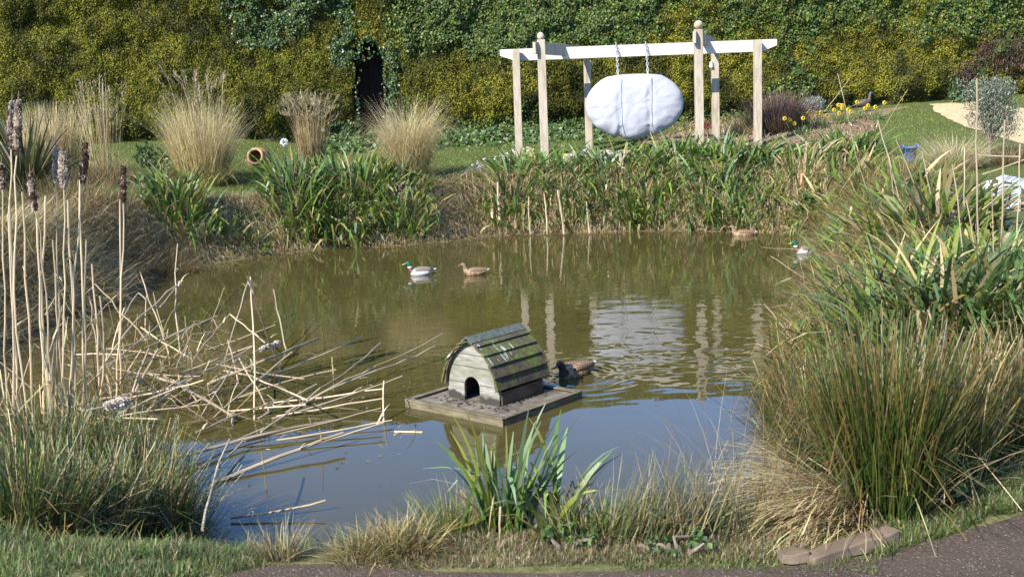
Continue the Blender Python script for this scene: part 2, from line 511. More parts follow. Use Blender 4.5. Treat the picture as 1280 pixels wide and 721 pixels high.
patch('garden_path', [gp(1160, 131), gp(1215, 127), gp(1300, 140), gp(1420, 150), gp(1420, 205), gp(1300, 185), gp(1235, 168), gp(1185, 150)], SAND, 0.01, 0.2, 0.3)
MULCH = mat_noise('mulch', [(0.25, (0.06, 0.04, 0.025)), (0.5, (0.22, 0.155, 0.10)), (0.75, (0.42, 0.33, 0.24))], 28, 0.95, 0.1, bd=0.03, detail=6)
patch('flower_bed', [gp(800, 178), gp(880, 158), (6.5, 28.9), (10.4, 29.2), gp(1096, 147), gp(1085, 170), gp(1000, 182), gp(900, 190)], MULCH, 0.012, 0.25, 0.3)

# ---- water
def water_material():
    m, t, b = new_mat('pond_water')
    v = coords(t, (1, 1, 1))
    n0 = noise(t, 0.35, 3, 0.5, v)
    t.links.new(ramp(t, n0, [(0.3, (0.052, 0.043, 0.014)), (0.7, (0.068, 0.056, 0.018))]), b.inputs['Base Color'])
    b.inputs['Roughness'].default_value = 0.015
    b.inputs['IOR'].default_value = 1.333
    b.inputs['Specular IOR Level'].default_value = 0.5
    a = N_(t, 'ShaderNodeAttribute', attribute_name='Col')
    sp = N_(t, 'ShaderNodeSeparateColor'); t.links.new(a.outputs['Color'], sp.inputs[0])
    return m
WATER = water_material()
def ripple(x, y):
    # wind ripple height (metres): calm near the reeds, choppy in the open water behind the duck house
    r = np.zeros_like(x)
    rg = np.random.default_rng(21)
    def band(lam, amp, th_c, th_s, k):
        q = np.zeros_like(x)
        for i in range(k):
            l = lam * rg.uniform(0.7, 1.35); th = th_c + rg.normal(0, th_s); ph = rg.random() * 6.28
            q = q + np.sin((x * math.cos(th) + y * math.sin(th)) * 2 * PI / l + ph + 2.2 * fbm(x + i * 7.1, y, 0.7, i % 6, 2))
        return q * amp / math.sqrt(k)
    big = band(0.42, 0.0016, 1.45, 0.45, 7)
    fine = band(0.14, 0.00026, 1.5, 0.6, 8)
    zone = np.exp(-(((x - 2.2) / 1.9) ** 2 + ((y - 11.6) / 1.9) ** 2))
    zone = zone * (0.5 + 1.0 * fbm(x, y, 0.6, 2))
    calm = sm((y - 8.2) / 3.5)
    for (dx_, dy_) in ((526, 343.5), (594, 343.5), (720, 468), (1013, 318), (929, 294)):
        q = P(dx_, dy_); rr = np.hypot(x - q[0], y - q[1])
        r = r + 0.0011 * np.sin(rr * 2 * PI / 0.17) * np.exp(-((rr - 0.35) / 0.35) ** 2)
    return r + big * (0.035 + 0.10 * calm + 0.95 * zone) + fine * (0.10 + 1.0 * calm * (0.4 + fbm(x, y, 0.35, 4)) + 0.9 * zone)
wx = np.arange(-7.2, 6.6, 0.035); wy = np.arange(5.0, 22.6, 0.035)
WX, WY = np.meshgrid(wx, wy)
wsd = sdist(WX[::6, ::6], WY[::6, ::6])
wsd = np.repeat(np.repeat(wsd, 6, 0), 6, 1)[:len(wy), :len(wx)]
keep = wsd < 0.5
WZ = ripple(WX, WY)
nwx = len(wx)
kq = keep[:-1, :-1] & keep[1:, 1:]
jj = (np.arange(len(wy) - 1)[:, None] * nwx + np.arange(nwx - 1)[None])[kq]
Qw = np.stack([jj, jj + 1, jj + nwx + 1, jj + nwx], 1)
used = np.unique(Qw); remap = np.full(WX.size, -1); remap[used] = np.arange(len(used))
mb = MB().add(np.stack([WX.ravel(), WY.ravel(), WZ.ravel()], 1)[used], remap[Qw])
tag(mb.build('water', WATER, smooth=True), kind='structure')

# ================================================================== HEDGE
def hy(s): return 29.0 + 0.08 * s
def htop(s): return 5.55 - 0.035 * s + 0.25 * (fbm(s, 0 * s, 0.5, 3) - 0.5)
hn = np.array([0.08, -1.0, 0]); hn /= np.linalg.norm(hn)
def hbulge(s, z):
    g = z - 1.7
    d = 0.55 * (fbm(s, z, 0.55, 0) - 0.5) + 0.38 * (fbm(s + 30, z, 1.9, 2) - 0.5) + 0.12 * (vn(s, z, 6, 5) - 0.5)
    d = d + 0.34 * sm((g - 0.2) / 0.7) - 0.28
    # a dark hollow high on the left and a few smaller gaps
    for (a, b, rs, rz, q) in ((-11.3, 4.85, 0.75, 0.28, 0.4), (-4.2, 5.0, 0.5, 0.35, 0.25), (-8.9, 5.3, 0.6, 0.3, 0.25)):
        d = d - q * np.exp(-(((s - a) / rs) ** 2 + ((z - b) / rz) ** 2))
    return d
def on_hedge(s, z, out=0.0):
    d = hbulge(s, z) + out
    return np.stack([s + hn[0] * d, hy(s) + hn[1] * d, z], -1)
def hedge_px(u, v):
    d = ray(u, v); tt = (29.0) / (d[1] - 0.08 * d[0])
    q = CAM + d * tt
    return q[0], q[2]
d_s0, d_z0 = hedge_px(445, 158); d_s1, d_z1 = hedge_px(478, 46)
DS, DW = (d_s0 + d_s1) / 2 + 0.02, abs(d_s1 - d_s0) / 2 * 0.98
DZ = d_z1
def in_door(s, z, m=0.0):
    w_ = DW + m + 0.05 * np.sin(z * 5) + 0.16 * (vn(s * 0 + np.sign(s - DS) * 3, z, 4.5, 2) - 0.45)
    topz = DZ + m - 0.55 * np.clip(np.abs(s - DS) / w_, 0, 1) ** 2.2
    return (np.abs(s - DS) < w_) & (z < topz)
hedge = empty('hedge', (0, 29.0, 1.8), label='tall clipped conifer hedge overgrown with ivy closing the far side of the garden', cat='hedge')
ox, oy, oz = 0, 29.0, 1.8
def hp(mbx, name, mat, smooth=False):
    return mbx.build(name, mat, hedge) if False else _hp(mbx, name, mat, smooth)
def _hp(mbx, name, mat, smooth):
    mbx.V = [v - np.array([ox, oy, oz]) for v in mbx.V]
    return mbx.build(name, mat, hedge, smooth=smooth)
# inner mass of the hedge (twiggy, dark brown-green by nature), with the door recess cut out
ss = np.arange(-21, 21.01, 0.1); zs = np.arange(1.0, 5.9, 0.1)
S, ZZ = np.meshgrid(ss, zs)
zt = np.minimum(ZZ, htop(S))
base = on_hedge(S, zt, -0.10).reshape(-1, 3)
k = len(ss)
idx = (np.arange(len(zs) - 1)[:, None] * k + np.arange(k - 1)[None])
cs = (S[:-1, :-1] + 0.05, ZZ[:-1, :-1] + 0.05)
kp = ~in_door(cs[0], cs[1], 0.05)
idx = idx[kp]
mb = MB()
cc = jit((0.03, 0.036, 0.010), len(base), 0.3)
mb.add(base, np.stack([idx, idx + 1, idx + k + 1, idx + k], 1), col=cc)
# top, back and ends
tb = np.concatenate([np.stack([ss, hy(ss), htop(ss)], 1), np.stack([ss, hy(ss) + 1.9, htop(ss) - 0.05], 1), np.stack([ss, hy(ss) + 2.0, 0 * ss + 1.0], 1)])
tb[:k] = on_hedge(ss, htop(ss), -0.10)
i1 = np.arange(k - 1)
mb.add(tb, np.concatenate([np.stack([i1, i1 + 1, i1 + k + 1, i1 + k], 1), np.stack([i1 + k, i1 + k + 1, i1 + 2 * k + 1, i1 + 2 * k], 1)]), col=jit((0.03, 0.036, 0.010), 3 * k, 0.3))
# door recess: sides and arch of twigs, the opening's shade put into their colour
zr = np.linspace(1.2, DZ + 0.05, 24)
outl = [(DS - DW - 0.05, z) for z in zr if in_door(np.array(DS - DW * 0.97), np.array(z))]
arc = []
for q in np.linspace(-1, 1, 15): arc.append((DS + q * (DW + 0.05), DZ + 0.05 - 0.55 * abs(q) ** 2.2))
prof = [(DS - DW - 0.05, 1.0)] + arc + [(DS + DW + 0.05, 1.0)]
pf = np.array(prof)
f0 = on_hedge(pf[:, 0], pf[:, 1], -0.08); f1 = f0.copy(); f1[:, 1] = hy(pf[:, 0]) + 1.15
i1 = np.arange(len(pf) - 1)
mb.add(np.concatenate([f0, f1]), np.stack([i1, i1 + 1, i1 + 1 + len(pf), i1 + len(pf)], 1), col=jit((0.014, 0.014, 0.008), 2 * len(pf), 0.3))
hp(mb, 'inner_branches', SPRIG)

# masks on the hedge face
PX = lambda s, z: proj(np.stack([s, hy(s), z], -1))
def ivy_amount(s, z):
    u, v = PX(s, z)
    nz = fbm(s, z, 0.9, 6) - 0.5; n2 = fbm(s, z, 2.6, 1) - 0.5
    a = sm((80 - v - 10 * np.sin(u / 60.0)) / 45 + nz * 1.3) * sm((u - 470) / 50) * (1 - sm((u - 790) / 60) * np.clip(0.45 + 0.55 * sm((v - 35) / 25) - nz * 2.0, 0, 1))
    a = np.maximum(a, sm(0.5 + nz * 4.2 + n2 * 2.2 - 0.78 + 0.35 * sm((60 - v) / 60)) * sm((u - 930) / 60) * sm((150 - v) / 40))
    low = sm((v - (150 - 0.035 * (u - 500))) / 10 + nz) * sm((u - 480) / 30) * 0.8
    a = np.maximum(a, low)
    a = np.maximum(a, 0.55 * sm((nz - 0.18) * 8) * sm((u - 480) / 40))
    return a
def pale_amount(s, z):
    u, v = PX(s, z)
    nz = fbm(s, z, 1.6, 4) - 0.5
    a = 0.62 * sm(0.75 - ((u - 340) / 105) ** 2 - ((v - 14) / 50) ** 2 + nz * 3.0)
    a = np.maximum(a, sm(1.2 - ((u - 427) / 20) ** 2 - ((v - 58) / 26) ** 2 + nz * 1.5))
    a = np.maximum(a, sm(1.2 - ((u - 487) / 13) ** 2 - ((v - 110) / 62) ** 2 + nz * 1.5))
    a = np.maximum(a, 0.9 * sm(1.1 - ((u - 440) / 40) ** 2 - ((v - 162) / 14) ** 2 + nz))
    return a
def dead_amount(s, z):
    u, v = PX(s, z)
    nz = fbm(s, z, 1.3, 3) - 0.5
    return sm(1.0 - ((u - 1245) / 75) ** 2 - ((v - 70) / 48) ** 2 + nz * 2.4)
rg = np.random.default_rng(3)
def sample_face(n, s0=-17, s1=17):
    s = rg.uniform(s0, s1, n); z = rg.uniform(1.25, 5.95, n)
    ok = (z < htop(s) + 0.05) & ~in_door(s, z, 0.0)
    return s[ok], z[ok]
# conifer sprigs
s, z = sample_face(520000)
iv, pa, de = ivy_amount(s, z), pale_amount(s, z), dead_amount(s, z)
gl = z - height(s, hy(s) - 0.3)
ok = (rg.random(len(s)) > np.maximum(np.maximum(iv * 0.75, pa * 0.75), de * 0.9)) & (rg.random(len(s)) > 0.9 * sm((0.55 - gl + 0.9 * (fbm(s, z, 1.1, 2) - 0.5)) / 0.35))
s, z = s[ok], z[ok]
n = len(s)
pt = on_hedge(s, z, rg.uniform(-0.10, 0.05, n))
tuft = fbm(s, z, 2.4, 7); broad = fbm(s, z, 0.5, 5)
f = np.clip((tuft - 0.5) * 2.2 + 0.5 + (broad - 0.5) * 0.8, 0, 1)[:, None]
uu, vv = PX(s, z)
yel = (0.25 + 0.6 * sm((uu - 380) / 300) * (broad > 0.4))[:, None] * f
colA = np.array([0.050, 0.056, 0.009]); colB = np.array([0.205, 0.20, 0.021]); colC = np.array([0.35, 0.305, 0.03])
col = colA * (1 - f) + colB * f
col = col * (1 - yel * 0.55) + colC * yel * 0.55
col = np.clip(col * (1 + rg.normal(0, 0.2, (n, 1))), 0.004, 0.5)
brown = rg.random(n) < 0.03
col[brown] = np.array([0.12, 0.08, 0.035])
nn = np.tile(hn, (n, 1)) + rg.normal(0, 0.75, (n, 3))
mb = MB()
kites(mb, pt, nn, rg.uniform(0.035, 0.082, n), col, asp=0.36, droop=0.5, fold=0.2, rg=rg, up=(0.35, -0.6, 0.9), spread=0.75)
# longer feathery shoots that break the flat face
m_ = 9000
s, z = sample_face(m_); n = len(s)
pt = on_hedge(s, z, rg.uniform(-0.05, 0.03, n))
cb, ct = pick_cols([((0.05, 0.055, 0.01), (0.15, 0.14, 0.02), 3), ((0.07, 0.07, 0.012), (0.24, 0.21, 0.03), 1)], n, rg)
okk = rg.random(n) > np.maximum(ivy_amount(s, z), pale_amount(s, z))
ribbons(mb, pt[okk], (rg.normal(-PI / 2, 0.8, n))[okk], rg.uniform(0.2, 1.1, n)[okk], rg.uniform(0.2, 1.4, n)[okk], rg.uniform(0.12, 0.3, n)[okk], rg.uniform(0.02, 0.045, n)[okk], cb[okk], ct[okk], 3, 'grass', rg=rg)
hp(mb, 'conifer_foliage', SPRIG)
# green ivy
s, z = sample_face(300000)
a = ivy_amount(s, z)
ok = rg.random(len(s)) < a * 0.62
s, z = s[ok], z[ok]; n = len(s)
lump = fbm(s, z, 3.2, 2)
pt = on_hedge(s, z, 0.0 + 0.16 * (lump - 0.35) + rg.uniform(-0.03, 0.06, n))
uu, vv = PX(s, z)
g = jit((0.046, 0.078, 0.014), n, 0.3, rg)
lite = rg.random(n) < 0.27
g[lite] = jit((0.12, 0.165, 0.035), int(lite.sum()), 0.25, rg)
lg = rg.random(n) < 0.035
g[lg] = jit((0.16, 0.15, 0.06), int(lg.sum()), 0.25, rg)
nn = np.tile(hn, (n, 1)) + np.array([0, -0.1, 0.30]) + rg.normal(0, 0.40, (n, 3))
mb = MB(); kites(mb, pt, nn, rg.uniform(0.04, 0.09, n), g, asp=0.95, droop=0.25, fold=0.3, rg=rg, spread=0.5)
hp(mb, 'ivy', IVY)
# pale variegated ivy by the doorway and top left
s, z = sample_face(230000, -12, -1)
ok = rg.random(len(s)) < pale_amount(s, z) * 0.75 * sm((fbm(s, z, 3.0, 5) - 0.33) / 0.15)
s, z = s[ok], z[ok]; n = len(s)
pt = on_hedge(s, z, 0.05 + 0.14 * (fbm(s, z, 3.5, 2) - 0.4) + rg.uniform(-0.04, 0.06, n))
g = jit((0.065, 0.105, 0.024), n, 0.3, rg)
lite = rg.random(n) < 0.13
g[lite] = jit((0.30, 0.32, 0.19), int(lite.sum()), 0.2, rg)
dk = rg.random(n) < 0.3
g[dk] = jit((0.03, 0.06, 0.025), int(dk.sum()), 0.2, rg)
nn = np.tile(hn, (n, 1)) + np.array([0, 0, 0.4]) + rg.normal(0, 0.5, (n, 3))
mb = MB(); kites(mb, pt, nn, rg.uniform(0.04, 0.085, n), g, asp=0.85, droop=0.25, fold=0.3, rg=rg, spread=0.6)
# ragged fringe of leaves round the doorway
n = 520
q = rg.uniform(-1, 1, n); zz_ = np.where(rg.random(n) < 0.45, DZ + 0.02 - 0.55 * np.abs(q) ** 2.2, rg.uniform(1.7, DZ - 0.35, n))
sx__ = np.where(zz_ > DZ - 0.56, DS + q * DW, DS + np.sign(q) * DW)
inn = np.abs(rg.normal(0, 0.04, n)) * np.where(vn(q * 3, zz_, 3.0, 4) > 0.55, 1.8, 0.4)
sx__ = sx__ - np.sign(sx__ - DS) * inn; zz_ = zz_ - inn * (zz_ > DZ - 0.5) * rg.uniform(0, 1.5, n)
pt = on_hedge(sx__, zz_, rg.uniform(-0.15, 0.1, n))
g = jit((0.05, 0.085, 0.025), n, 0.35, rg); lite = rg.random(n) < 0.2; g[lite] = jit((0.26, 0.28, 0.17), int(lite.sum()), 0.2, rg)
kites(mb, pt, np.tile(hn, (n, 1)) + rg.normal(0, 0.6, (n, 3)), rg.uniform(0.04, 0.09, n), g, asp=0.85, rg=rg)
hp(mb, 'variegated_ivy', IVY)
# bare brown twigs at the far right
s, z = sample_face(60000, 8, 17)
ok = rg.random(len(s)) < dead_amount(s, z) * 0.75
s, z = s[ok], z[ok]; n = len(s)
pt = on_hedge(s, z, rg.uniform(-0.08, 0.08, n))
cb, ct = pick_cols([((0.09, 0.055, 0.04), (0.19, 0.125, 0.095), 3), ((0.15, 0.11, 0.09), (0.28, 0.21, 0.17), 1)], n, rg)
mb = MB(); ribbons(mb, pt, rg.uniform(0, 6.28, n), rg.uniform(0.2, 1.6, n), rg.uniform(-0.4, 0.9, n), rg.uniform(0.12, 0.32, n), rg.uniform(0.012, 0.024, n), cb, ct, 3, 'stem', rg=rg)
hp(mb, 'bare_twigs', SPRIG)

# wooden door deep in the hedge
WOODD = mat_noise('dark_shaded_door_wood', [(0.3, (0.014, 0.009, 0.007)), (0.7, (0.035, 0.021, 0.015))], 3, 0.75, 0.2, (14, 14, 0.6), bd=0.004)  # dark wood, its colour lowered further for the shade of the opening
dz0 = hz(DS, hy(DS) + 0.4) - 0.02
door = empty('garden_door', (DS, hy(DS) + 0.98, dz0), label='dark plank door in the shadowy doorway cut through the hedge', cat='door')
mb = MB()
nb = 6; bw = (2 * DW + 0.1) / nb
for i in range(nb):
    hgt = DZ - dz0 - 0.02 - 0.35 * abs((i - 2.5) / 2.5) ** 2
    box(mb, (-DW - 0.05 + bw * (i + 0.5), 0, hgt / 2), (bw - 0.008, 0.035, hgt))
mb.build('door_leaf', WOODD, door, bevel=0.004)
mb = MB()
for zq in (0.35, 1.1): box(mb, (0, -0.032, zq), (2 * DW, 0.025, 0.12))
mb.build('cross_rail', WOODD, door)
mb = MB(); tube(mb, [(DW * 0.55, -0.03, 1.0), (DW * 0.55, -0.08, 1.0), (DW * 0.55, -0.08, 0.88), (DW * 0.55, -0.03, 0.88)], 0.012, 8)
mb.build('door_handle', mat_noise('old_iron', [(0.3, (0.03, 0.03, 0.03)), (0.7, (0.07, 0.06, 0.05))], 20, 0.5), door)

# ivy creeping over the ground at the foot of the hedge
n = 9000
s = rg.uniform(-4.6, 3.0, n); off = np.abs(rg.normal(0, 0.55, n)) * (0.6 + fbm(s, s * 0, 0.8, 2))
x = s; y = hy(s) - 0.25 - off
zz = height(x, y) + rg.uniform(0.02, 0.34, n) * np.exp(-off * 1.0) * (0.4 + 1.1 * fbm(x, y, 1.6, 5))
g = jit((0.055, 0.09, 0.022), n, 0.3, rg)
lite = rg.random(n) < 0.18; g[lite] = jit((0.15, 0.2, 0.1), int(lite.sum()), 0.2, rg)
mb = MB(); kites(mb, np.stack([x, y, zz], 1), np.array([0, -0.5, 1.0]) + rg.normal(0, 0.45, (n, 3)), rg.uniform(0.06, 0.12, n), g, asp=0.9, rg=rg)
tag(mb.build('ground_ivy', IVY), 'low ivy spreading over the lawn edge at the foot of the hedge', 'ground ivy', kind='stuff')
# ================================================================== PERGOLA AND COVERED SWING
TIMBER = mat_noise('pale_weathered_timber', [(0.25, (0.19, 0.15, 0.10)), (0.5, (0.34, 0.285, 0.215)), (0.75, (0.43, 0.375, 0.30))], 2.2, 0.8, 0.2, (9, 9, 1.3), 6, 0.003)
TIMBERB = mat_noise('pale_beam_timber', [(0.3, (0.41, 0.37, 0.315)), (0.7, (0.52, 0.48, 0.42))], 2.2, 0.8, 0.2, (1.2, 9, 9), 6, 0.003)
pc = D(790, 130, 24.3); pgz = hz(pc[0], pc[1])
perg = empty('swing_frame', (pc[0], pc[1], pgz), label='pale timber swing frame of six posts with a long beam and two crosspieces', cat='swing frame')
PO = np.array([pc[0], pc[1], pgz])
def post(utop, vtop, ubot, dep, w_=0.155, mat=TIMBER, lean=0.0):
    t = D(utop, vtop, dep); b = D(ubot, 185, dep)
    bx, by = (t[0] + b[0]) / 2, dep
    zb = hz(bx, by) - 0.15
    mb = MB()
    beam(mb, (bx - 0.0, by, zb), (t[0] * 0.6 + bx * 0.4, by, t[2]), w_, w_, up=(0, 1, 0))
    mb.V = [v - PO for v in mb.V]
    return mb.build('post', mat, perg, bevel=0.008), np.array([t[0] * 0.6 + bx * 0.4, by, t[2]])
pA, tA = post(645, 62, 648, 24.22)
pB, tB = post(676, 50, 681, 23.4, 0.165)
pC, tC = post(734, 76, 736, 25.3)
pD, tD = post(872.5, 37, 875, 23.4, 0.165)
pE, tE = post(893, 66, 896, 25.3)
pF, tF = post(947, 50, 947, 24.22)
bl = D(625, 69.5, 24.4); br = D(971, 57, 24.4)
bz = (bl[2] + br[2]) / 2
mb = MB()
# long beam with bevel-cut undersides at the ends
hb, tb_ = 0.25, 0.07
xs0, xs1 = bl[0] - PO[0], br[0] - PO[0]
for sgn in (1,):
    v = []
    for yy in (-tb_ / 2, tb_ / 2):
        v += [(xs0, yy, hb / 2), (xs0, yy, -0.01), (xs0 + 0.32, yy, -hb / 2), (xs1 - 0.32, yy, -hb / 2), (xs1, yy, -0.01), (xs1, yy, hb / 2)]
    v = np.array(v) + np.array([0, 24.4 - PO[1], bz - PO[2]])
    Q = [(i, (i + 1) % 6, (i + 1) % 6 + 6, i + 6) for i in range(6)] + [(0, 5, 2, 1), (5, 4, 3, 2), (6, 7, 8, 11), (11, 8, 9, 10)]
    mb.add(v, Q)
mb.build('beam', TIMBERB, perg, bevel=0.006)
for (a, b) in ((tB, tC), (tD, tE)):
    a2 = np.array([a[0], a[1], a[2] - 0.20]); b2 = np.array([b[0], b[1], a[2] - 0.22])
    d = (b2 - a2) / np.linalg.norm(b2 - a2)
    mb = MB()
    s0 = a2 - d * 0.22 + np.array([-0.04, 0, 0.03]); s1 = b2 + d * 0.16 + np.array([-0.04, 0, 0.03])
    beam(mb, s0 - PO + np.array([0, 0, 0]), s1 - PO, 0.07, 0.235)
    mb.build('crosspiece', TIMBER, perg, bevel=0.006)
STONEW = mat_noise('pale_shell_ball', [(0.35, (0.36, 0.22, 0.12)), (0.6, (0.46, 0.41, 0.35))], 3, 0.6, 0.3, bd=0.006)
for (t, r, sd_) in ((tB, 0.07, 1), (tD, 0.088, 4)):
    mb = MB(); blob(mb, t + np.array([0, 0, r * 1.0]) - PO, (r, r, r * 1.05), amp=0.09, seed=sd_, n=16, m=12)
    tube(mb, [t - PO, t - PO + np.array([0, 0, 0.03])], 0.04, 10)
    mb.build('finial', STONEW, perg, smooth=True)
mb = MB(); tube(mb, [tE - PO + np.array([-0.1, -0.1, -0.32]), tE - PO + np.array([-0.1, -0.1, -0.2])], [0.05, 0.03], 10)
mb.build('hook', mat_noise('galvanised_iron', [(0.3, (0.35, 0.36, 0.38)), (0.7, (0.5, 0.5, 0.5))], 10, 0.4), perg)

# covered swing
sc_ = D(793, 131, 24.05)
ins = empty('covered_swing_seat', sc_, label='round hanging swing seat wrapped in a white weather cover below the timber beam', cat='swing seat')
rx, rz_, ry = 1.04, 0.72, 0.27
mb = MB(); na, nr = 96, 44
V = []
for i in range(nr + 1):
    q = i / nr
    if q < 0.62: rad = math.sin(q / 0.62 * PI / 2) ** 0.85; yy_ = -(1 - min(rad, 1) ** 3.2) ** 0.5
    else:
        rad = math.cos((q - 0.62) / 0.38 * PI / 2) ** 0.7 if q < 1 else 0.0; yy_ = (1 - min(rad, 1) ** 3.2) ** 0.5
    for j in range(na):
        th = 2 * PI * j / na
        X_, Y_, Z_ = rad * math.cos(th) * rx, yy_ * ry, rad * math.sin(th) * rz_
        if Z_ > 0.60: Z_ = 0.60 + 0.35 * (Z_ - 0.60)
        V.append((X_, Y_, Z_))
V = np.array(V)
fx, fz = V[:, 0], V[:, 2]
rr_ = np.sqrt((fx / rx) ** 2 + (fz / rz_) ** 2)
ang = np.arctan2(fz, fx)
wr = 0.03 * (fbm(ang * 5.0, rr_ * 1.3, 1.6, 2) - 0.5) * 2 * sm((rr_ - 0.55) / 0.4)
wr += 0.022 * (fbm(fx * 1.0 + fz * 0.6, fz * 0.25 - fx * 0.5, 2.4, 4) - 0.5) + 0.045 * (np.exp(-np.abs(fx + 0.33) / 0.14) + np.exp(-np.abs(fx - 0.30) / 0.14)) * (fbm(fx * 1.2, fz * 3.2 + np.abs(np.where(fx < 0, fx + 0.33, fx - 0.30)) * 3, 2.2, 1, 3) - 0.5) + 0.02 * (np.abs(fbm(fx * 0.8 - fz * 1.5, fz * 0.5 + fx * 0.9, 3.1, 2) - 0.5) * 2) ** 0.6
wr += 0.016 * np.sin(fx * 16 + 3 * fbm(fx, fz, 2, 1)) * sm((-fz - 0.12) / 0.5) * (V[:, 1] < 0.1)
groove = -0.04 * (np.exp(-((fx + 0.33) / 0.045) ** 2) + np.exp(-((fx - 0.30) / 0.045) ** 2)) * sm((0.5 - fz) / 0.4)
V[:, 1] += -(wr + groove) * np.sign(-V[:, 1] + 1e-6)
V[:, 2] += np.where(fz < -0.45, 0.06 * (fbm(fx, 0 * fx, 5, 3) - 0.5) + 0.05 * np.exp(-((fx + 0.33) / 0.07) ** 2) + 0.05 * np.exp(-((fx - 0.30) / 0.07) ** 2), 0)
Q = [(i * na + j, i * na + (j + 1) % na, (i + 1) * na + (j + 1) % na, (i + 1) * na + j) for i in range(nr) for j in range(na)]
mb.add(V, Q)
COVER = mat_noise('white_cover_cloth', [(0.3, (0.325, 0.325, 0.36)), (0.7, (0.37, 0.37, 0.40))], 2.5, 0.75, 0.2, bd=0.012)
mb.build('cover', COVER, ins, smooth=True)
CHAIN = mat_noise('grey_chain', [(0.3, (0.22, 0.23, 0.24)), (0.7, (0.38, 0.39, 0.40))], 30, 0.45, 0.5)
for xx, sd_ in ((-0.33, 0), (0.30, 1)):
    for yy in (-0.08, 0.10):
        mb = MB()
        top = bz + hb / 2 - sc_[2] + 0.01 if yy < 0 else bz - hb / 2 - sc_[2]
        z = top
        q = 0
        yb = yy if yy > 0 else 0.355 - tb_ / 2 - 0.02
        while z > 0.57:
            a = np.arange(9) / 8 * 2 * PI
            o_ = np.stack([0.020 * np.cos(a) * (q % 2), 0.020 * np.cos(a) * (1 - q % 2), 0.042 * np.sin(a)], 1)
            f = (top - z) / max(top - 0.57, 0.01)
            tube(mb, o_ + np.array([xx, yb + (yy - yb) * f, z]), 0.009, 4)
            z -= 0.062; q += 1
        mb.build('chain', CHAIN, ins)
    mb = MB()
    zz_ = np.linspace(0.60, -0.62, 16)
    yf = [-ry * (1 - (abs(z / rz_)) ** 5) ** 0.4 - 0.012 for z in np.clip(zz_, -0.67, 0.66)]
    tube(mb, np.stack([xx + 0.01 * np.sin(zz_ * 4), np.array(yf) - 0.02, zz_], 1), 0.008, 5)
    mb.build('cord', CHAIN, ins)

# ================================================================== DUCK HOUSE
pl, pf_, pr = P(505, 500, 0.055), P(627, 525, 0.055), P(729, 490, 0.055)
ex = (pf_ - pl); ey = (pr - pf_)
yaw = math.atan2(ex[1], ex[0])
Wp, Dp = np.linalg.norm(ex[:2]), np.linalg.norm(ey[:2])
pcn = (pl + pr) / 2
house = empty('duck_house', (pcn[0], pcn[1], 0), yaw, label='mossy arched wooden duck house with a small round-topped entrance on a floating platform', cat='duck house')
print('PLATFORM', Wp, Dp, 'yaw', math.degrees(yaw))
ci, si = math.cos(-yaw), math.sin(-yaw)
def tol(p): q = np.asarray(p)[:2] - pcn[:2]; return np.array([q[0] * ci - q[1] * si, q[0] * si + q[1] * ci])
DECKM = mat_noise('wet_grey_deck', [(0.25, (0.05, 0.04, 0.03)), (0.5, (0.13, 0.11, 0.085)), (0.75, (0.22, 0.195, 0.155))], 3.0, 0.8, 0.25, (5, 1.2, 5), 6, 0.004)
RIMM = mat_noise('algae_stained_board', [(0.25, (0.055, 0.046, 0.024)), (0.55, (0.145, 0.122, 0.075)), (0.8, (0.23, 0.20, 0.135))], 3.0, 0.75, 0.25, (2, 2, 8), 6, 0.003)
mb = MB(); nb = 8
for i in range(nb):
    bw = (Dp - 0.06) / nb
    box(mb, (0, -Dp / 2 + 0.03 + bw * (i + 0.5), 0.030), (Wp - 0.06, bw - 0.006, 0.03))
mb.build('deck', DECKM, house, bevel=0.003)
for sx, sy, L_, hor in ((0, -1, Wp, 1), (0, 1, Wp, 1), (-1, 0, Dp - 0.064, 0), (1, 0, Dp - 0.064, 0)):
    mb = MB()
    sz_ = (L_, 0.03, 0.13) if hor else (0.03, L_, 0.13)
    box(mb, (sx * (Wp / 2 - 0.015), sy * (Dp / 2 - 0.015), -0.012), sz_)
    sz2 = (L_, 0.055, 0.014) if hor else (0.055, L_, 0.014)
    box(mb, (sx * (Wp / 2 - 0.022), sy * (Dp / 2 - 0.022), 0.0615), sz2)
    mb.build('edge_board', RIMM, house, bevel=0.004)
# house body
ha, hb2, hc = tol(P(556, 497, 0.05)), tol(P(630, 506, 0.05)), tol(P(692, 489, 0.05))
HW = np.linalg.norm(hb2 - ha) / 2; HD = np.linalg.norm(hc - hb2)
print('HOUSE', ha, hb2, hc, HW * 2, HD)
HX = (ha[0] + hb2[0]) / 2; y0 = (ha[1] + hb2[1]) / 2
HH = 0.525
z0 = 0.046
PRF = [(1, 0), (1, 0.15), (0.99, 0.27), (0.965, 0.38), (0.92, 0.48), (0.85, 0.58), (0.745, 0.68), (0.60, 0.78), (0.43, 0.87), (0.23, 0.945), (0, 1.0)]
def pr_pt(t):
    d = [0]
    for i in range(1, len(PRF)):
        d.append(d[-1] + math.hypot((PRF[i][0] - PRF[i - 1][0]) * HW, (PRF[i][1] - PRF[i - 1][1]) * HH))
    s_ = t * d[-1]
    return np.array([np.interp(s_, d, [p[0] for p in PRF]) * HW, np.interp(s_, d, [p[1] for p in PRF]) * HH])
WALLM, t_, b_ = new_mat('painted_board_with_algae')
v_ = coords(t_, (1, 1, 1)); vz = coords(t_, (2.5, 2.5, 9))
n_ = noise(t_, 3.5, 5, 0.6, vz); n2_ = noise(t_, 9, 4, 0.6, v_)
sx_ = N_(t_, 'ShaderNodeSeparateXYZ'); t_.links.new(v_, sx_.inputs[0])
base_ = ramp(t_, n_, [(0.25, (0.11, 0.108, 0.08)), (0.5, (0.215, 0.207, 0.17)), (0.75, (0.33, 0.318, 0.285))])
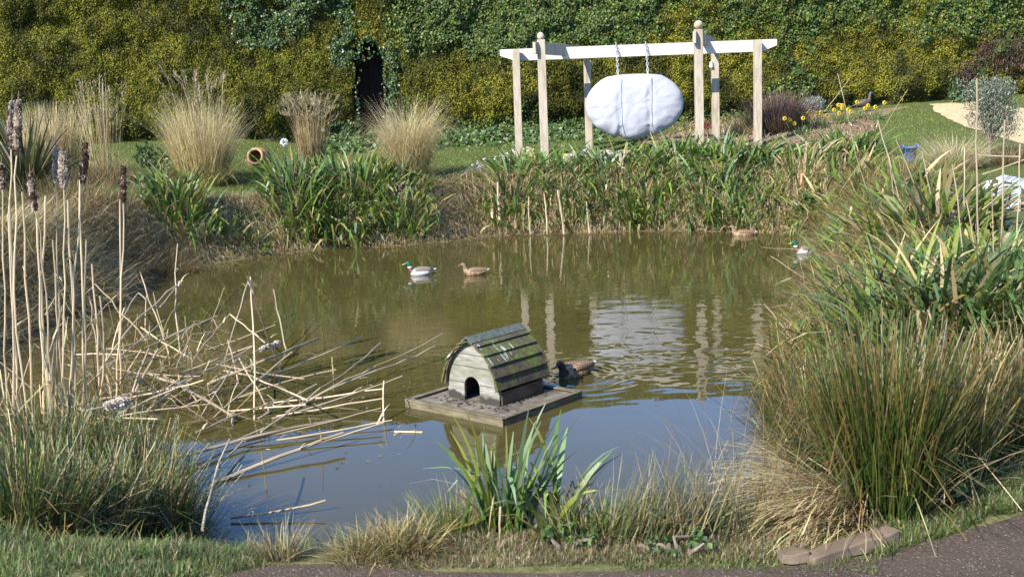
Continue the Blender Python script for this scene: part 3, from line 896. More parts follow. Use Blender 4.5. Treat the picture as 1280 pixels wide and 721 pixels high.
zr_ = N_(t_, 'ShaderNodeMath', operation='ADD'); t_.links.new(sx_.outputs[2], zr_.inputs[0])
mu_ = N_(t_, 'ShaderNodeMath', operation='MULTIPLY'); t_.links.new(n2_, mu_.inputs[0]); mu_.inputs[1].default_value = 0.13; t_.links.new(mu_.outputs[0], zr_.inputs[1])
dirt = ramp(t_, zr_.outputs[0], [(0.16, (1, 1, 1)), (0.195, (0, 0, 0))])
green = ramp(t_, zr_.outputs[0], [(0.26, (0, 0, 0)), (0.36, (0.55, 0.55, 0.55)), (0.46, (0.1, 0.1, 0.1)), (0.55, (0, 0, 0))])
c_ = mixc(t_, green, base_, (0.12, 0.13, 0.06))
t_.links.new(mixc(t_, dirt, c_, (0.03, 0.027, 0.02)), b_.inputs['Base Color'])
b_.inputs['Roughness'].default_value = 0.8
bump(t_, b_, n_, 0.004)
def arch_wall(yy, door):
    bm = bmesh.new()
    outer = [(HX + x * HW * 0.985, z0 + z * HH * 0.985) for x, z in PRF] + [(HX - x * HW * 0.985, z0 + z * HH * 0.985) for x, z in reversed(PRF[:-1])]
    pts = list(outer)
    if door:
        dw, dh = 0.088, 0.215; cx_ = HX - 0.015
        inner = [(cx_ - dw, z0)] + [(cx_ - dw * math.cos(a), z0 + dh - dw + dw * math.sin(a)) for a in np.linspace(0, PI, 13)] + [(cx_ + dw, z0)]
        pts = outer + inner
    vs = [bm.verts.new((p[0], yy, p[1])) for p in pts]
    f = bm.faces.new(vs)
    r = bmesh.ops.extrude_face_region(bm, geom=[f])
    for v in r['geom']:
        if isinstance(v, bmesh.types.BMVert): v.co.y += 0.022
    bmesh.ops.triangulate(bm, faces=bm.faces[:])
    bmesh.ops.recalc_face_normals(bm, faces=bm.faces[:])
    # board joints: shallow grooves
    me = bpy.data.meshes.new('wall'); bm.to_mesh(me); bm.free(); me.materials.append(WALLM)
    return me
fw = bpy.data.objects.new('front_wall', arch_wall(y0, True)); C.objects.link(fw); fw.parent = house
bwl = bpy.data.objects.new('back_wall', arch_wall(y0 + HD - 0.022, False)); C.objects.link(bwl); bwl.parent = house
# thin battens on the front read as the gaps between the boards
DARKW = mat_noise('dark_gap', [(0.3, (0.06, 0.055, 0.035)), (0.7, (0.12, 0.11, 0.07))], 9, 0.9)
mb = MB()
for zq in (0.155, 0.30, 0.405):
    hw_ = np.interp(zq, [p[1] * HH for p in PRF], [p[0] * HW for p in PRF]) * 0.96
    if zq < 0.21:
        box(mb, (HX - (hw_ + 0.11) / 2, y0 - 0.001, z0 + zq), (hw_ - 0.11, 0.006, 0.005)); box(mb, (HX + (hw_ + 0.08) / 2, y0 - 0.001, z0 + zq), (hw_ - 0.08, 0.006, 0.005))
    else: box(mb, (HX, y0 - 0.001, z0 + zq), (2 * hw_, 0.006, 0.005))
mb.build('board_joint', DARKW, fw)
SIDEM = mat_noise('brown_side_board', [(0.25, (0.05, 0.032, 0.02)), (0.6, (0.13, 0.09, 0.058)), (0.8, (0.2, 0.155, 0.105))], 3, 0.8, 0.2, (6, 2, 6), 6, 0.004)
for sg in (-1, 1):
    mb = MB(); box(mb, (HX + sg * (HW - 0.012), y0 + HD / 2, z0 + HH * 0.11), (0.03, HD - 0.048, HH * 0.22)); mb.build('side_board', SIDEM, house, bevel=0.003)
ROOFM, t_, b_ = new_mat('mossy_roof_board')
v_ = coords(t_, (1, 1, 1)); n1_ = noise(t_, 4.5, 5, 0.6, v_); n2_ = noise(t_, 30, 4, 0.7, v_)
vs_ = coords(t_, (5, 30, 5)); n3_ = noise(t_, 1.6, 2, 0.5, coords(t_, (3.2, 26, 3.2)))
a1 = N_(t_, 'ShaderNodeMath', operation='ADD'); t_.links.new(n1_, a1.inputs[0]); t_.links.new(n2_, a1.inputs[1])
hf = N_(t_, 'ShaderNodeMath', operation='MULTIPLY'); t_.links.new(a1.outputs[0], hf.inputs[0]); hf.inputs[1].default_value = 0.5
moss = ramp(t_, hf.outputs[0], [(0.38, (0.032, 0.023, 0.016)), (0.47, (0.07, 0.052, 0.033)), (0.51, (0.062, 0.075, 0.012)), (0.60, (0.105, 0.122, 0.02))])
s3 = N_(t_, 'ShaderNodeSeparateXYZ'); t_.links.new(v_, s3.inputs[0])
hgt_ = ramp(t_, s3.outputs[2], [(0.22, (0, 0, 0)), (0.40, (1, 1, 1))])
n4_ = noise(t_, 5.5, 2, 0.5, v_)
drop = mixc(t_, 1.0, ramp(t_, n3_, [(0.56, (0, 0, 0)), (0.61, (1, 1, 1))]), ramp(t_, n4_, [(0.54, (0, 0, 0)), (0.60, (1, 1, 1))]), 'MULTIPLY')
dm = mixc(t_, 1.0, drop, hgt_, 'MULTIPLY')
t_.links.new(mixc(t_, dm, moss, (0.45, 0.445, 0.42)), b_.inputs['Base Color'])
b_.inputs['Roughness'].default_value = 0.85
bump(t_, b_, n2_, 0.006)
nbd = 5
for sg in (-1, 1):
    mb = MB()
    ts = np.linspace(0.245, 1.0, nbd + 1)
    for i in range(nbd):
        a = pr_pt(ts[i]); b = pr_pt(ts[i + 1])
        d = (b - a); ln = np.linalg.norm(d); d /= ln
        nrm = np.array([d[1], -d[0]]) * 1.0
        a_ = a - d * 0.022 + nrm * 0.028; b_2 = b + nrm * 0.012
        ov = 0.055
        th_ = 0.017
        v = []
        jy = 0.006 * math.sin(i * 3.1 + sg)
        for yy in (y0 - ov + jy, y0 + HD + ov + jy):
            for q in (a_, b_2, b_2 - nrm * th_, a_ - nrm * th_):
                v.append((HX + sg * q[0], yy, z0 + q[1]))
        mb.add(np.array(v), [(0, 1, 2, 3), (7, 6, 5, 4), (0, 4, 5, 1), (1, 5, 6, 2), (2, 6, 7, 3), (3, 7, 4, 0)])
    o = mb.build('roof_slope', ROOFM, house, bevel=0.003)
mb = MB()
for sg in (-1, 1):
    pp_ = np.array([pr_pt(t) for t in np.linspace(0.2, 1, 18)])
    for i in range(17):
        a = pp_[i]; b = pp_[i + 1]
        beam(mb, (HX + sg * a[0] * 1.0, y0 - 0.028, z0 + a[1]), (HX + sg * b[0] * 1.0, y0 - 0.028, z0 + b[1]), 0.022, 0.05 * 0.5, up=(0, 1, 0))
mb.build('front_rib', SIDEM, house)
RIDGEM = mat_noise('green_grey_ridge', [(0.3, (0.045, 0.055, 0.04)), (0.7, (0.12, 0.135, 0.11))], 6, 0.7, 0.3, (3, 8, 3))
mb = MB()
for sg in (-1, 1):
    Rm = rotm(0, sg * 0.62, 0)
    box(mb, (HX + sg * 0.030, y0 + HD / 2, z0 + HH + 0.016), (0.085, HD + 0.13, 0.014), Rm)
mb.build('ridge_cap', RIDGEM, house, bevel=0.003)
mb = MB()
rgd = np.random.default_rng(8)
for i in range(60):
    x = rgd.uniform(-Wp / 2 + 0.1, Wp / 2 - 0.1); y = y0 - abs(rgd.normal(0, 0.07)) - 0.005 if rgd.random() < 0.6 else rgd.uniform(y0, y0 + HD)
    if y > y0: x = HX + HW + abs(rgd.normal(0, 0.05)) + 0.012
    blob(mb, (x, y, 0.048), (rgd.uniform(0.008, 0.022), rgd.uniform(0.008, 0.02), 0.006), seed=i, n=6, m=4, col=jit((0.05, 0.04, 0.028), 1, 0.4)[0])
mb.build('dirt', SOLID, house)['kind'] = 'stuff'

# ================================================================== DUCKS
def cr(pts, n=5):
    pts = np.asarray(pts, float); out = []
    for i in range(len(pts) - 1):
        p0 = pts[max(i - 1, 0)]; p1 = pts[i]; p2 = pts[i + 1]; p3 = pts[min(i + 2, len(pts) - 1)]
        for j in range(n):
            t = j / n
            out.append(0.5 * (2 * p1 + (p2 - p0) * t + (2 * p0 - 5 * p1 + 4 * p2 - p3) * t * t + (3 * p1 - p0 - 3 * p2 + p3) * t ** 3))
    out.append(pts[-1]); return np.array(out)
def bird_body(spine, colfn, n=18, seed=0):
    """spine rows: x, z, half height, half width -> one continuous skin"""
    s = cr(spine, 6); k = len(s)
    mb = MB(); V = []; Cc = []
    rgb_ = np.random.default_rng(seed)
    for i in range(k):
        d = np.array([s[min(i + 1, k - 1), 0] - s[max(i - 1, 0), 0], s[min(i + 1, k - 1), 1] - s[max(i - 1, 0), 1]])
        d /= np.linalg.norm(d) + 1e-9
        nrm = np.array([-d[1], d[0]])
        for j in range(n):
            a = 2 * PI * j / n
            x = s[i, 0] + nrm[0] * s[i, 2] * math.sin(a); z = s[i, 1] + nrm[1] * s[i, 2] * math.sin(a); y = s[i, 3] * math.cos(a)
            V.append((x, y, z)); Cc.append(colfn(i / (k - 1), math.sin(a), x, z, rgb_))
    Q = [(i * n + j, i * n + (j + 1) % n, (i + 1) * n + (j + 1) % n, (i + 1) * n + j) for i in range(k - 1) for j in range(n)]
    mb.add(np.array(V), Q, col=np.clip(np.array(Cc), 0.002, 0.9))
    return mb
SP_SWIM = [(-0.27, 0.10, 0.004, 0.02), (-0.22, 0.085, 0.02, 0.045), (-0.14, 0.06, 0.055, 0.08), (-0.04, 0.045, 0.08, 0.105), (0.06, 0.045, 0.085, 0.105), (0.13, 0.06, 0.07, 0.082),
           (0.168, 0.10, 0.048, 0.05), (0.178, 0.145, 0.036, 0.036), (0.186, 0.18, 0.038, 0.036), (0.208, 0.205, 0.037, 0.034), (0.236, 0.207, 0.026, 0.025), (0.252, 0.202, 0.013, 0.014), (0.256, 0.2, 0.004, 0.005)]
def drake_col(t, up, x, z, g):
    j = 1 + g.normal(0, 0.07)
    if t > 0.60: c = (0.004, 0.10, 0.045)
    elif t > 0.565: c = (0.75, 0.75, 0.72)
    elif t > 0.44: c = (0.075, 0.035, 0.02)
    elif t < 0.08: c = (0.48, 0.46, 0.42)
    elif t < 0.17 and up > -0.1: c = (0.02, 0.02, 0.022)
    elif up > 0.75: c = (0.20, 0.17, 0.14)
    else: c = (0.45, 0.45, 0.44)
    return np.array(c) * j
def hen_col(t, up, x, z, g):
    m = g.random()
    if t > 0.62: c = (0.20, 0.14, 0.08) if up < 0.6 else (0.09, 0.06, 0.035)
    elif t < 0.1: c = (0.50, 0.44, 0.35)
    else: c = (0.30, 0.20, 0.11) if m > 0.45 else (0.10, 0.065, 0.035)
    return np.array(c) * (1 + g.normal(0, 0.12))
def shaded_hen_col(t, up, x, z, g):  # mottled hen with the house's shadow painted into head and neck
    if t > 0.5: return np.array((0.05, 0.036, 0.026)) * (1 + g.normal(0, 0.1))
    return hen_col(t, up, x, z, g)
SP_LOW = [(a, b - (0.055 if i > 5 else 0.012 * max(0, i - 3)), c, d) for i, (a, b, c, d) in enumerate(SP_SWIM)]
def duck(name, x, y, rz, colfn, label, male, scale=1.0, low=False, seed=0):
    r = empty(name, (x, y, 0.0), rz, label=label, cat='duck', group='ducks on the pond')
    r.scale = (scale,) * 3
    dzh = -0.055 if low else 0.0
    bird_body(SP_LOW if low else SP_SWIM, colfn, seed=seed).build('body', FEATHER, r, smooth=True)
    mb = MB()
    tube(mb, [(0.246, 0, 0.2 + dzh), (0.27, 0, 0.193 + dzh), (0.295, 0, 0.187 + dzh), (0.312, 0, 0.185 + dzh)], [0.014, 0.015, 0.017, 0.008], 10, (0.42, 0.33, 0.05) if male else (0.22, 0.12, 0.04), flat=[1.0, 0.6, 0.35, 0.3])
    mb.build('bill', FEATHER, r, smooth=True)
    for sg in (-1, 1):
        mb = MB(); rgw = np.random.default_rng(seed + sg + 5)
        pts = cr([(0.09, 0.1, 0), (0.03, 0.105, 0), (-0.06, 0.1, 0), (-0.15, 0.098, 0), (-0.215, 0.108, 0)], 5)
        k = len(pts); cc = []
        for i in range(k):
            t = i / (k - 1)
            cc.append(((0.16, 0.13, 0.105) if t < 0.8 else (0.05, 0.045, 0.04)) if male else ((0.26, 0.17, 0.095) if i % 2 else (0.08, 0.05, 0.03)))
        tube(mb, np.stack([pts[:, 0], sg * (0.078 - 0.055 * np.linspace(0, 1, k) ** 2), pts[:, 1] - 0.012], 1), 0.03 * np.sin(np.linspace(0.35, 2.95, k)) ** 0.7 + 0.004, 10, np.array(cc), flat=np.full(k, 1.3))
        mb.build('wing', FEATHER, r, smooth=True)
        mb = MB(); blob(mb, (0.222, sg * 0.0315, 0.214 + dzh), (0.005, 0.003, 0.005), (0.01, 0.01, 0.01), 0, 0, 8, 6); mb.build('eye', FEATHER, r, smooth=True)
    if male:
        mb = MB()
        tube(mb, [(-0.2, 0, 0.1), (-0.22, 0, 0.125), (-0.205, 0, 0.14), (-0.19, 0, 0.13)], [0.012, 0.009, 0.006, 0.002], 6, (0.02, 0.02, 0.02))
        mb.build('tail_curl', FEATHER, r)
    return r
p = P(526, 343.5); duck('drake', p[0], p[1], PI + 0.06, drake_col, 'green-headed drake swimming left in open water towards the far bank', True, 0.9, seed=1)
p = P(594, 343.5); duck('duck', p[0], p[1], PI + 0.12, hen_col, 'mottled brown duck swimming behind the green-headed drake', False, 0.82, seed=2)
p = P(720, 468); duck('duck', p[0], p[1], PI + 0.75, shaded_hen_col, 'brown duck, house shadow painted into its head colour, swimming close behind the duck house', False, 0.98, low=True, seed=3).location.z = -0.015
p = P(1007, 317); duck('drake', p[0], p[1], PI + 0.05, drake_col, 'drake with pale sides half tucked under the grass of the right bank', True, 0.9, seed=4)
p = P(929, 294); duck('duck', p[0], p[1], PI - 0.05, hen_col, 'brown duck resting against the foot of the far bank', False, 0.95, seed=5).location.z = -0.03

# ================================================================== SMALL GARDEN OBJECTS
# terracotta urn on its side
TERRA = mat_noise('terracotta', [(0.25, (0.12, 0.075, 0.045)), (0.5, (0.24, 0.14, 0.075)), (0.75, (0.36, 0.22, 0.11))], 4, 0.85, 0.2, (1, 1, 3), 6, 0.004)
u_ = G(325, 213); u_[2] = hz(u_[0], u_[1])
sc = (1 / (u_[1])) and u_[1] / 1400.0
rU = 15 * sc
ur = empty('terracotta_urn', (u_[0], u_[1], u_[2] + rU * 0.92), -0.35, label='round terracotta urn lying on its side at the foot of the tall grasses', cat='urn')
prof = [(0.02, -1.0), (0.5, -1.0), (0.78, -0.75), (0.97, -0.3), (1.0, 0.05), (0.9, 0.45), (0.72, 0.72), (0.60, 0.82), (0.62, 0.92), (0.70, 0.97), (0.70, 1.0), (0.50, 1.0), (0.48, 0.85), (0.58, 0.7), (0.8, 0.4), (0.9, 0.0), (0.8, -0.5), (0.3, -0.85), (0.0, -0.86)]
mb = MB(); lathe(mb, np.array(prof) * rU, 32, R=rotm(PI / 2 - 0.28, 0, 0.25))
mb.build('body', TERRA, ur, smooth=True)
mb = MB(); a = np.linspace(0, 2 * PI, 25)
tube(mb, np.stack([0.61 * rU * np.cos(a), 0.61 * rU * np.sin(a), np.full(25, 1.0 * rU)], 1) @ rotm(PI / 2 - 0.28, 0, 0.25).T, rU * 0.11, 8, cap=False)
mb.build('rim', mat_noise('pale_terracotta_rim', [(0.3, (0.38, 0.22, 0.10)), (0.7, (0.50, 0.31, 0.15))], 6, 0.8), ur, smooth=True)

# white paper-like flower
f_ = G(357, 200); fz = D(357, 178, f_[1])[2]
fl = empty('white_flower', (f_[0], f_[1], hz(f_[0], f_[1])), label='single shaggy white bloom between the urn and the plumed grass', cat='flower')
mb = MB(); tube(mb, [(0, 0, -0.02), (0.01, 0, (fz - f_[2]) * 0.6), (0, -0.02, fz - f_[2])], 0.008, 6, (0.06, 0.10, 0.03)); mb.build('stem', LEAF, fl)
mb = MB(); n = 90; dd = RNG.normal(0, 1, (n, 3)); dd /= np.linalg.norm(dd, axis=1, keepdims=True)
kites(mb, dd * 0.07 + np.array([0, -0.02, fz - f_[2]]), np.cross(dd, RNG.normal(0, 1, (n, 3))), 0.075, jit((0.78, 0.77, 0.75), n, 0.05), asp=0.5, rg=RNG, spread=0.5)
mb.build('petals', LEAF, fl)

# white garden chair at the right edge
WHITEP = mat_noise('white_plastic', [(0.3, (0.45, 0.46, 0.49)), (0.7, (0.52, 0.53, 0.55))], 6, 0.45, 0.5, bd=0)
cpt = G(1280, 262)
cgz = hz(cpt[0], cpt[1])
ch = empty('garden_chair', (cpt[0], cpt[1], cgz), PI - 0.55 + PI / 2, label='white slatted garden chair at the right edge of the lawn', cat='chair')
for sx in (-0.25, 0.25):
    mb = MB(); beam(mb, (sx, -0.25, 0), (sx, -0.22, 0.36), 0.04, 0.05); mb.build('leg', WHITEP, ch, bevel=0.004)
    mb = MB(); beam(mb, (sx, 0.34, 0), (sx, -0.02, 0.33), 0.04, 0.05); mb.build('leg', WHITEP, ch, bevel=0.004)
mb = MB()
for i in range(6): box(mb, (0, -0.24 + i * 0.085, 0.37 - i * 0.018), (0.5, 0.075, 0.022), rotm(-0.2, 0, 0))
mb.build('seat', WHITEP, ch, bevel=0.004)
mb = MB()
for i in range(5): beam(mb, (-0.2 + i * 0.1, 0.2, 0.27), (-0.22 + i * 0.11, 0.47, 0.98 - 0.05 * abs(i - 2)), 0.085, 0.02, up=(0, 1, 0.3))
mb.build('backrest', WHITEP, ch, bevel=0.004)
mb = MB(); box(mb, (0, 0.33, 0.55), (0.5, 0.03, 0.06), rotm(-0.35, 0, 0)); mb.build('back_rail', WHITEP, ch, bevel=0.004)

# white box stool in front of the chair and a glass lantern
bp_ = G(1253, 264); bz_ = hz(bp_[0], bp_[1])
bx_ = empty('side_table', (bp_[0], bp_[1], bz_), 0.2, label='low white side table between the glass lantern and the garden chair', cat='table')
mb = MB(); box(mb, (0, 0, 0.30), (0.28, 0.28, 0.022)); mb.build('tabletop', WHITEP, bx_, bevel=0.004)
for sx in (-1, 1):
    for sy in (-1, 1):
        mb = MB(); box(mb, (sx * 0.12, sy * 0.12, 0.144), (0.035, 0.035, 0.288)); mb.build('leg', WHITEP, bx_, bevel=0.003)
for sy in (-1, 1):
    mb = MB()
    box(mb, (0, sy * 0.12, 0.16), (0.205, 0.018, 0.25))
    mb.build('side_panel', WHITEP, bx_, bevel=0.003)
GLASS, t_, b_ = new_mat('lantern_glass')
b_.inputs['Base Color'].default_value = (0.95, 0.97, 0.96, 1); b_.inputs['Transmission Weight'].default_value = 1.0; b_.inputs['Roughness'].default_value = 0.03; b_.inputs['IOR'].default_value = 1.25
lp = G(1237, 251); lz = hz(lp[0], lp[1])
la = empty('glass_lantern', (lp[0], lp[1], lz), label='small clear glass jar lantern with a metal cap standing in the grass', cat='lantern')
mb = MB(); lathe(mb, np.array([(0.0, 0.0), (0.075, 0.0), (0.085, 0.02), (0.085, 0.12), (0.05, 0.19), (0.042, 0.21), (0.039, 0.21), (0.046, 0.187), (0.079, 0.115), (0.079, 0.02), (0.07, 0.006), (0, 0.006)]), 24); mb.build('jar', GLASS, la, smooth=True)
mb = MB(); lathe(mb, np.array([(0, 0.255), (0.043, 0.255), (0.046, 0.25), (0.046, 0.212), (0.043, 0.209)]), 20); mb.build('cap', mat_noise('dull_tin', [(0.3, (0.4, 0.38, 0.35)), (0.7, (0.55, 0.53, 0.5))], 8, 0.4), la)
mb = MB(); tube(mb, [(-0.048, 0, 0.215), (-0.115, 0, 0.13), (-0.12, 0, 0.02)], 0.004, 5); tube(mb, [(0.048, 0, 0.215), (0.115, 0, 0.13), (0.12, 0, 0.02)], 0.004, 5); mb.build('wire', WHITEP, la)
mb = MB(); tube(mb, [(0, 0, 0.008), (0, 0, 0.09)], 0.025, 12); mb.build('candle', WHITEP, la)

# blue tub behind the right bank
tp_ = G(1137, 203); tz = hz(tp_[0], tp_[1])
BLUE = mat_noise('blue_plastic', [(0.3, (0.05, 0.10, 0.30)), (0.7, (0.09, 0.16, 0.38))], 8, 0.4, 0.5, bd=0)
tu = empty('blue_tub', (tp_[0], tp_[1], tz), label='small blue tub showing above the plants of the right bank', cat='tub')
hh_ = 0.24
TUB = 1.15
mb = MB(); lathe(mb, np.array([(0, 0.01), (0.07, 0.0), (0.085, 0.02), (0.115, hh_), (0.122, hh_), (0.108, hh_ - 0.01), (0.08, 0.025), (0, 0.02)]), 24); mb.build('bucket', BLUE, tu, smooth=True)
for sg in (-1, 1):
    mb = MB(); a = np.linspace(0, PI, 9); tube(mb, np.stack([sg * (0.118 + 0 * a), 0.05 * np.cos(a), hh_ + 0.045 * np.sin(a) - 0.005], 1), 0.012, 6); mb.build('handle', BLUE, tu, smooth=True)

# bird standing in the border
bdp = G(1080, 141); bs = bdp[1] / 1400
bd = empty('bird', (bdp[0], bdp[1], hz(bdp[0], bdp[1])), label='plump brown bird with a raised blue-grey neck standing behind the daffodils', cat='bird')
bd.scale = (1.05, 1.05, 1.05)
tu.scale = (TUB,) * 3
def pea(t, up, x, z, g):
    return np.array((0.07, 0.09, 0.14) if t > 0.6 else ((0.06, 0.042, 0.032) if up < 0.4 else (0.09, 0.07, 0.06))) * (1 + g.normal(0, 0.12))
bird_body([(-0.30, 0.16, 0.01, 0.02), (-0.2, 0.19, 0.03, 0.045), (-0.1, 0.21, 0.075, 0.075), (0.0, 0.23, 0.095, 0.09), (0.08, 0.25, 0.08, 0.075), (0.125, 0.31, 0.045, 0.045), (0.135, 0.38, 0.03, 0.03), (0.142, 0.435, 0.028, 0.028), (0.158, 0.465, 0.027, 0.025), (0.18, 0.468, 0.015, 0.015), (0.195, 0.462, 0.004, 0.004)], pea, seed=9).build('body', FEATHER, bd, smooth=True)
for sg in (-1, 1):
    mb = MB(); tube(mb, [(0.0, sg * 0.04, 0.15), (0.0, sg * 0.04, 0.0)], [0.014, 0.007], 6, (0.16, 0.11, 0.07)); tube(mb, [(-0.02, sg * 0.04, 0.004), (0.05, sg * 0.045, 0.004)], 0.006, 5, (0.16, 0.11, 0.07)); mb.build('leg', FEATHER, bd)
mb = MB(); tube(mb, [(0.19, 0, 0.463), (0.225, 0, 0.452)], [0.009, 0.002], 6, (0.25, 0.2, 0.12)); mb.build('beak', FEATHER, bd)

# pale rocks edging the swing terrace
ROCK = mat_noise('pale_flint_rock', [(0.25, (0.16, 0.145, 0.12)), (0.5, (0.31, 0.285, 0.245)), (0.75, (0.42, 0.395, 0.345))], 5, 0.9, 0.2, bd=0.02)
ROCKY = mat_noise('yellowish_rock', [(0.3, (0.42, 0.33, 0.14)), (0.7, (0.58, 0.48, 0.25))], 5, 0.9, 0.2, bd=0.02)
rgk = np.random.default_rng(12)
rocks = [(702, 188, 11, 6), (716, 184, 14, 8), (712, 176, 12, 7), (735, 182, 16, 9), (752, 186, 11, 6), (757, 180, 16, 8), (777, 183, 15, 7), (693, 189, 8, 5), (797, 180, 13, 6), (770, 175, 11, 5)]
names_ = ['small grey rock first in the row below the swing', 'pale jagged rock in front of the nearest left post', 'yellowish rock at the left end of the rock row', 'large pale rock near the middle of the row under the swing',
          'small flat rock low in the row under the swing', 'broad grey rock directly under the white cover', 'pale rock under the right half of the cover', 'little stone at the foot of the nearest left post', 'low pale rock at the right end of the row under the swing', 'small rock half hidden behind the broad grey rock']
for i, (u, v, wpx, hpx) in enumerate(rocks):
    dpt = 23.0 + 0.15 * (i % 4); q = D(u, v, dpt); gz = hz(q[0], q[1])
    s_ = dpt / 1400
    mb = MB(); blob(mb, (0, 0, 0), (wpx * s_, wpx * s_ * 0.8, hpx * s_ * 1.3), amp=0.3, seed=i + 20, n=14, m=10, sq=0.12)
    o = mb.build('rock', ROCKY if i == 2 else ROCK, None)
    o.location = (q[0], q[1], gz + hpx * s_ * 0.75); o.rotation_euler = (0, 0, rgk.uniform(0, 6))
    tag(o, names_[i], 'rock', 'rocks edging the swing terrace')
# pale gravel strip left of the swing
gr0, gr1 = G(592, 214), G(655, 188)
mb = MB()
for i in range(240):
    t = rgk.random(); q = gr0 + (gr1 - gr0) * t
    x = q[0] + rgk.normal(0, 0.12); y = q[1] + rgk.normal(0, 0.3)
    r_ = rgk.uniform(0.015, 0.045)
    blob(mb, (x, y, hz(x, y) + r_ * 0.3), (r_, r_, r_ * 0.7), jit((0.40, 0.36, 0.31), 1, 0.25)[0], 0.25, i, 6, 4)
tag(mb.build('gravel', SOLID), 'narrow strip of pale gravel along the lawn edge left of the swing', 'gravel', kind='stuff')

# edging stones by the path
EDGE = mat_noise('worn_edging_stone', [(0.25, (0.08, 0.058, 0.038)), (0.55, (0.17, 0.125, 0.085)), (0.8, (0.23, 0.175, 0.12))], 5, 0.9, 0.15, bd=0.008)
def edging(ua, va, ub, vb, label, hgt=0.06, wd=0.10, seed=0):
    a = P(ua, va, 0.70); b = P(ub, vb, 0.70)
    c = (a + b) / 2; L_ = np.linalg.norm((b - a)[:2]); ang = math.atan2(b[1] - a[1], b[0] - a[0])
    bm = bmesh.new()
    bmesh.ops.create_cube(bm, size=1)
    bmesh.ops.subdivide_edges(bm, edges=bm.edges[:], cuts=7, use_grid_fill=True)
    for v in bm.verts:
        x, y, z = v.co
        v.co = Vector((x * L_, y * wd * (1 - 0.25 * abs(x)), (z + 0.2) * hgt * (1.0 + 0.35 * x)))
        f = fbm(v.co.x * 3 + seed, v.co.y * 3 + v.co.z * 4, 4, seed) - 0.5
        v.co += Vector((f * 0.014, f * 0.02, f * 0.014)) * (0.5 + abs(x))
    me = bpy.data.meshes.new('edging_stone'); bm.to_mesh(me); bm.free(); me.materials.append(EDGE)
    o = bpy.data.objects.new('edging_stone', me); C.objects.link(o)
    md = o.modifiers.new('bevel', 'BEVEL'); md.width = 0.008; md.segments = 2
    for pl_ in me.polygons: pl_.use_smooth = True
    o.location = (c[0], c[1], hz(c[0], c[1]) + 0.018); o.rotation_euler = (0, 0, ang)
    return tag(o, label, 'edging stone', 'edging stones by the path')
edging(1010, 702, 1116, 672, 'long worn edging stone between the rush clump and the dark path', 0.05, 0.085, 2)
edging(974, 703, 1008, 700, 'short broken edging stone at the left end of the long one', 0.04, 0.07, 5)
# ================================================================== STUFF: BANK GRASS, LAWN, TURF
def grad_in(x, y):
    e = 0.15
    gx_ = sdist(x + e, y) - sdist(x - e, y); gy_ = sdist(x, y + e) - sdist(x, y - e)
    return np.arctan2(-gy_, -gx_)
def bank_points(n, lo, hi, box_, rg):
    out = []
    tot = 0
    while tot < n:
        x = rg.uniform(box_[0], box_[1], n * 2); y = rg.uniform(box_[2], box_[3], n * 2)
        d = sdist(x, y)
        k = (d > lo) & (d < hi)
        out.append(np.stack([x[k], y[k], d[k]], 1)); tot += k.sum()
    return np.concatenate(out)[:n]
rg = np.random.default_rng(31)
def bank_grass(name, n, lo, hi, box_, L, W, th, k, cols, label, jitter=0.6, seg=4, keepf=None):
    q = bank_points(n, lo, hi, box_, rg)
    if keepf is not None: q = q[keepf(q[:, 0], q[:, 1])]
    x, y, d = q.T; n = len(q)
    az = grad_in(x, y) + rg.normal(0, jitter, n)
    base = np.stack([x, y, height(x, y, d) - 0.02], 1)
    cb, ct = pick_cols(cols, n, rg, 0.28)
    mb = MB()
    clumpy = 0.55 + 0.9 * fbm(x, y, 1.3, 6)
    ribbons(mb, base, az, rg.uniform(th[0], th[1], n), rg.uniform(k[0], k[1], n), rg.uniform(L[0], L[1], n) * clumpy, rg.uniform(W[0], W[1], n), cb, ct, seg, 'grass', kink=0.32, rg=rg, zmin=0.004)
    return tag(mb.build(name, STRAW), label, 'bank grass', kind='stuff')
bank_grass('bank_grass', 26000, 0.0, 1.15, (-6.0, 6.2, 17.5, 23.2), (0.2, 0.5), (0.009, 0.018), (0.8, 1.8), (0.3, 1.0), [cw(STR, 4), cw(BRN, 0.4), cw(YELG, 0.6), cw(PALE, 6)],
           'dry straw-coloured grass hanging over the far bank down to the water')
bank_grass('bank_grass', 26000, -0.05, 1.5, (-8.5, -3.2, 9.5, 19.0), (0.3, 0.75), (0.008, 0.016), (0.4, 1.6), (0.4, 1.4), [cw(BRN, 2.5), cw(STR, 5), cw(PALE, 3), cw(YELG, 1), cw(RUSH, 0.5)],
           'brown matted grass covering the left bank behind the reeds')
bank_grass('bank_grass', 12000, 0.0, 1.6, (2.0, 7.5, 9.0, 20.0), (0.25, 0.6), (0.010, 0.02), (0.2, 1.1), (0.4, 1.4), [cw(STR, 3), cw(BRN, 3), cw(YELG, 2), cw(GREEN, 1.5), cw(RUSHT, 2)],
           'mixed green and straw grass tumbling down the right bank')
bank_grass('bank_grass', 5000, 0.05, 1.5, (-3.6, 2.6, 4.0, 9.0), (0.06, 0.18), (0.004, 0.008), (0.2, 1.2), (0.3, 1.4), [cw(STR, 1.5), cw(BRN, 1.5), cw(YELG, 2), cw(GREEN, 3.0), cw(RUSH, 3)],
           'short rough grass on the near bank at the water edge', seg=4)
bank_grass('bank_grass', 9000, 0.0, 0.42, (-6.2, 6.2, 17.0, 23.2), (0.15, 0.38), (0.009, 0.018), (1.1, 1.9), (0.3, 1.0), [cw(STR, 4), cw(PALE, 4), cw(BRN, 0.8)],
           'pale straw thatch hanging over the far waterline', jitter=0.4)
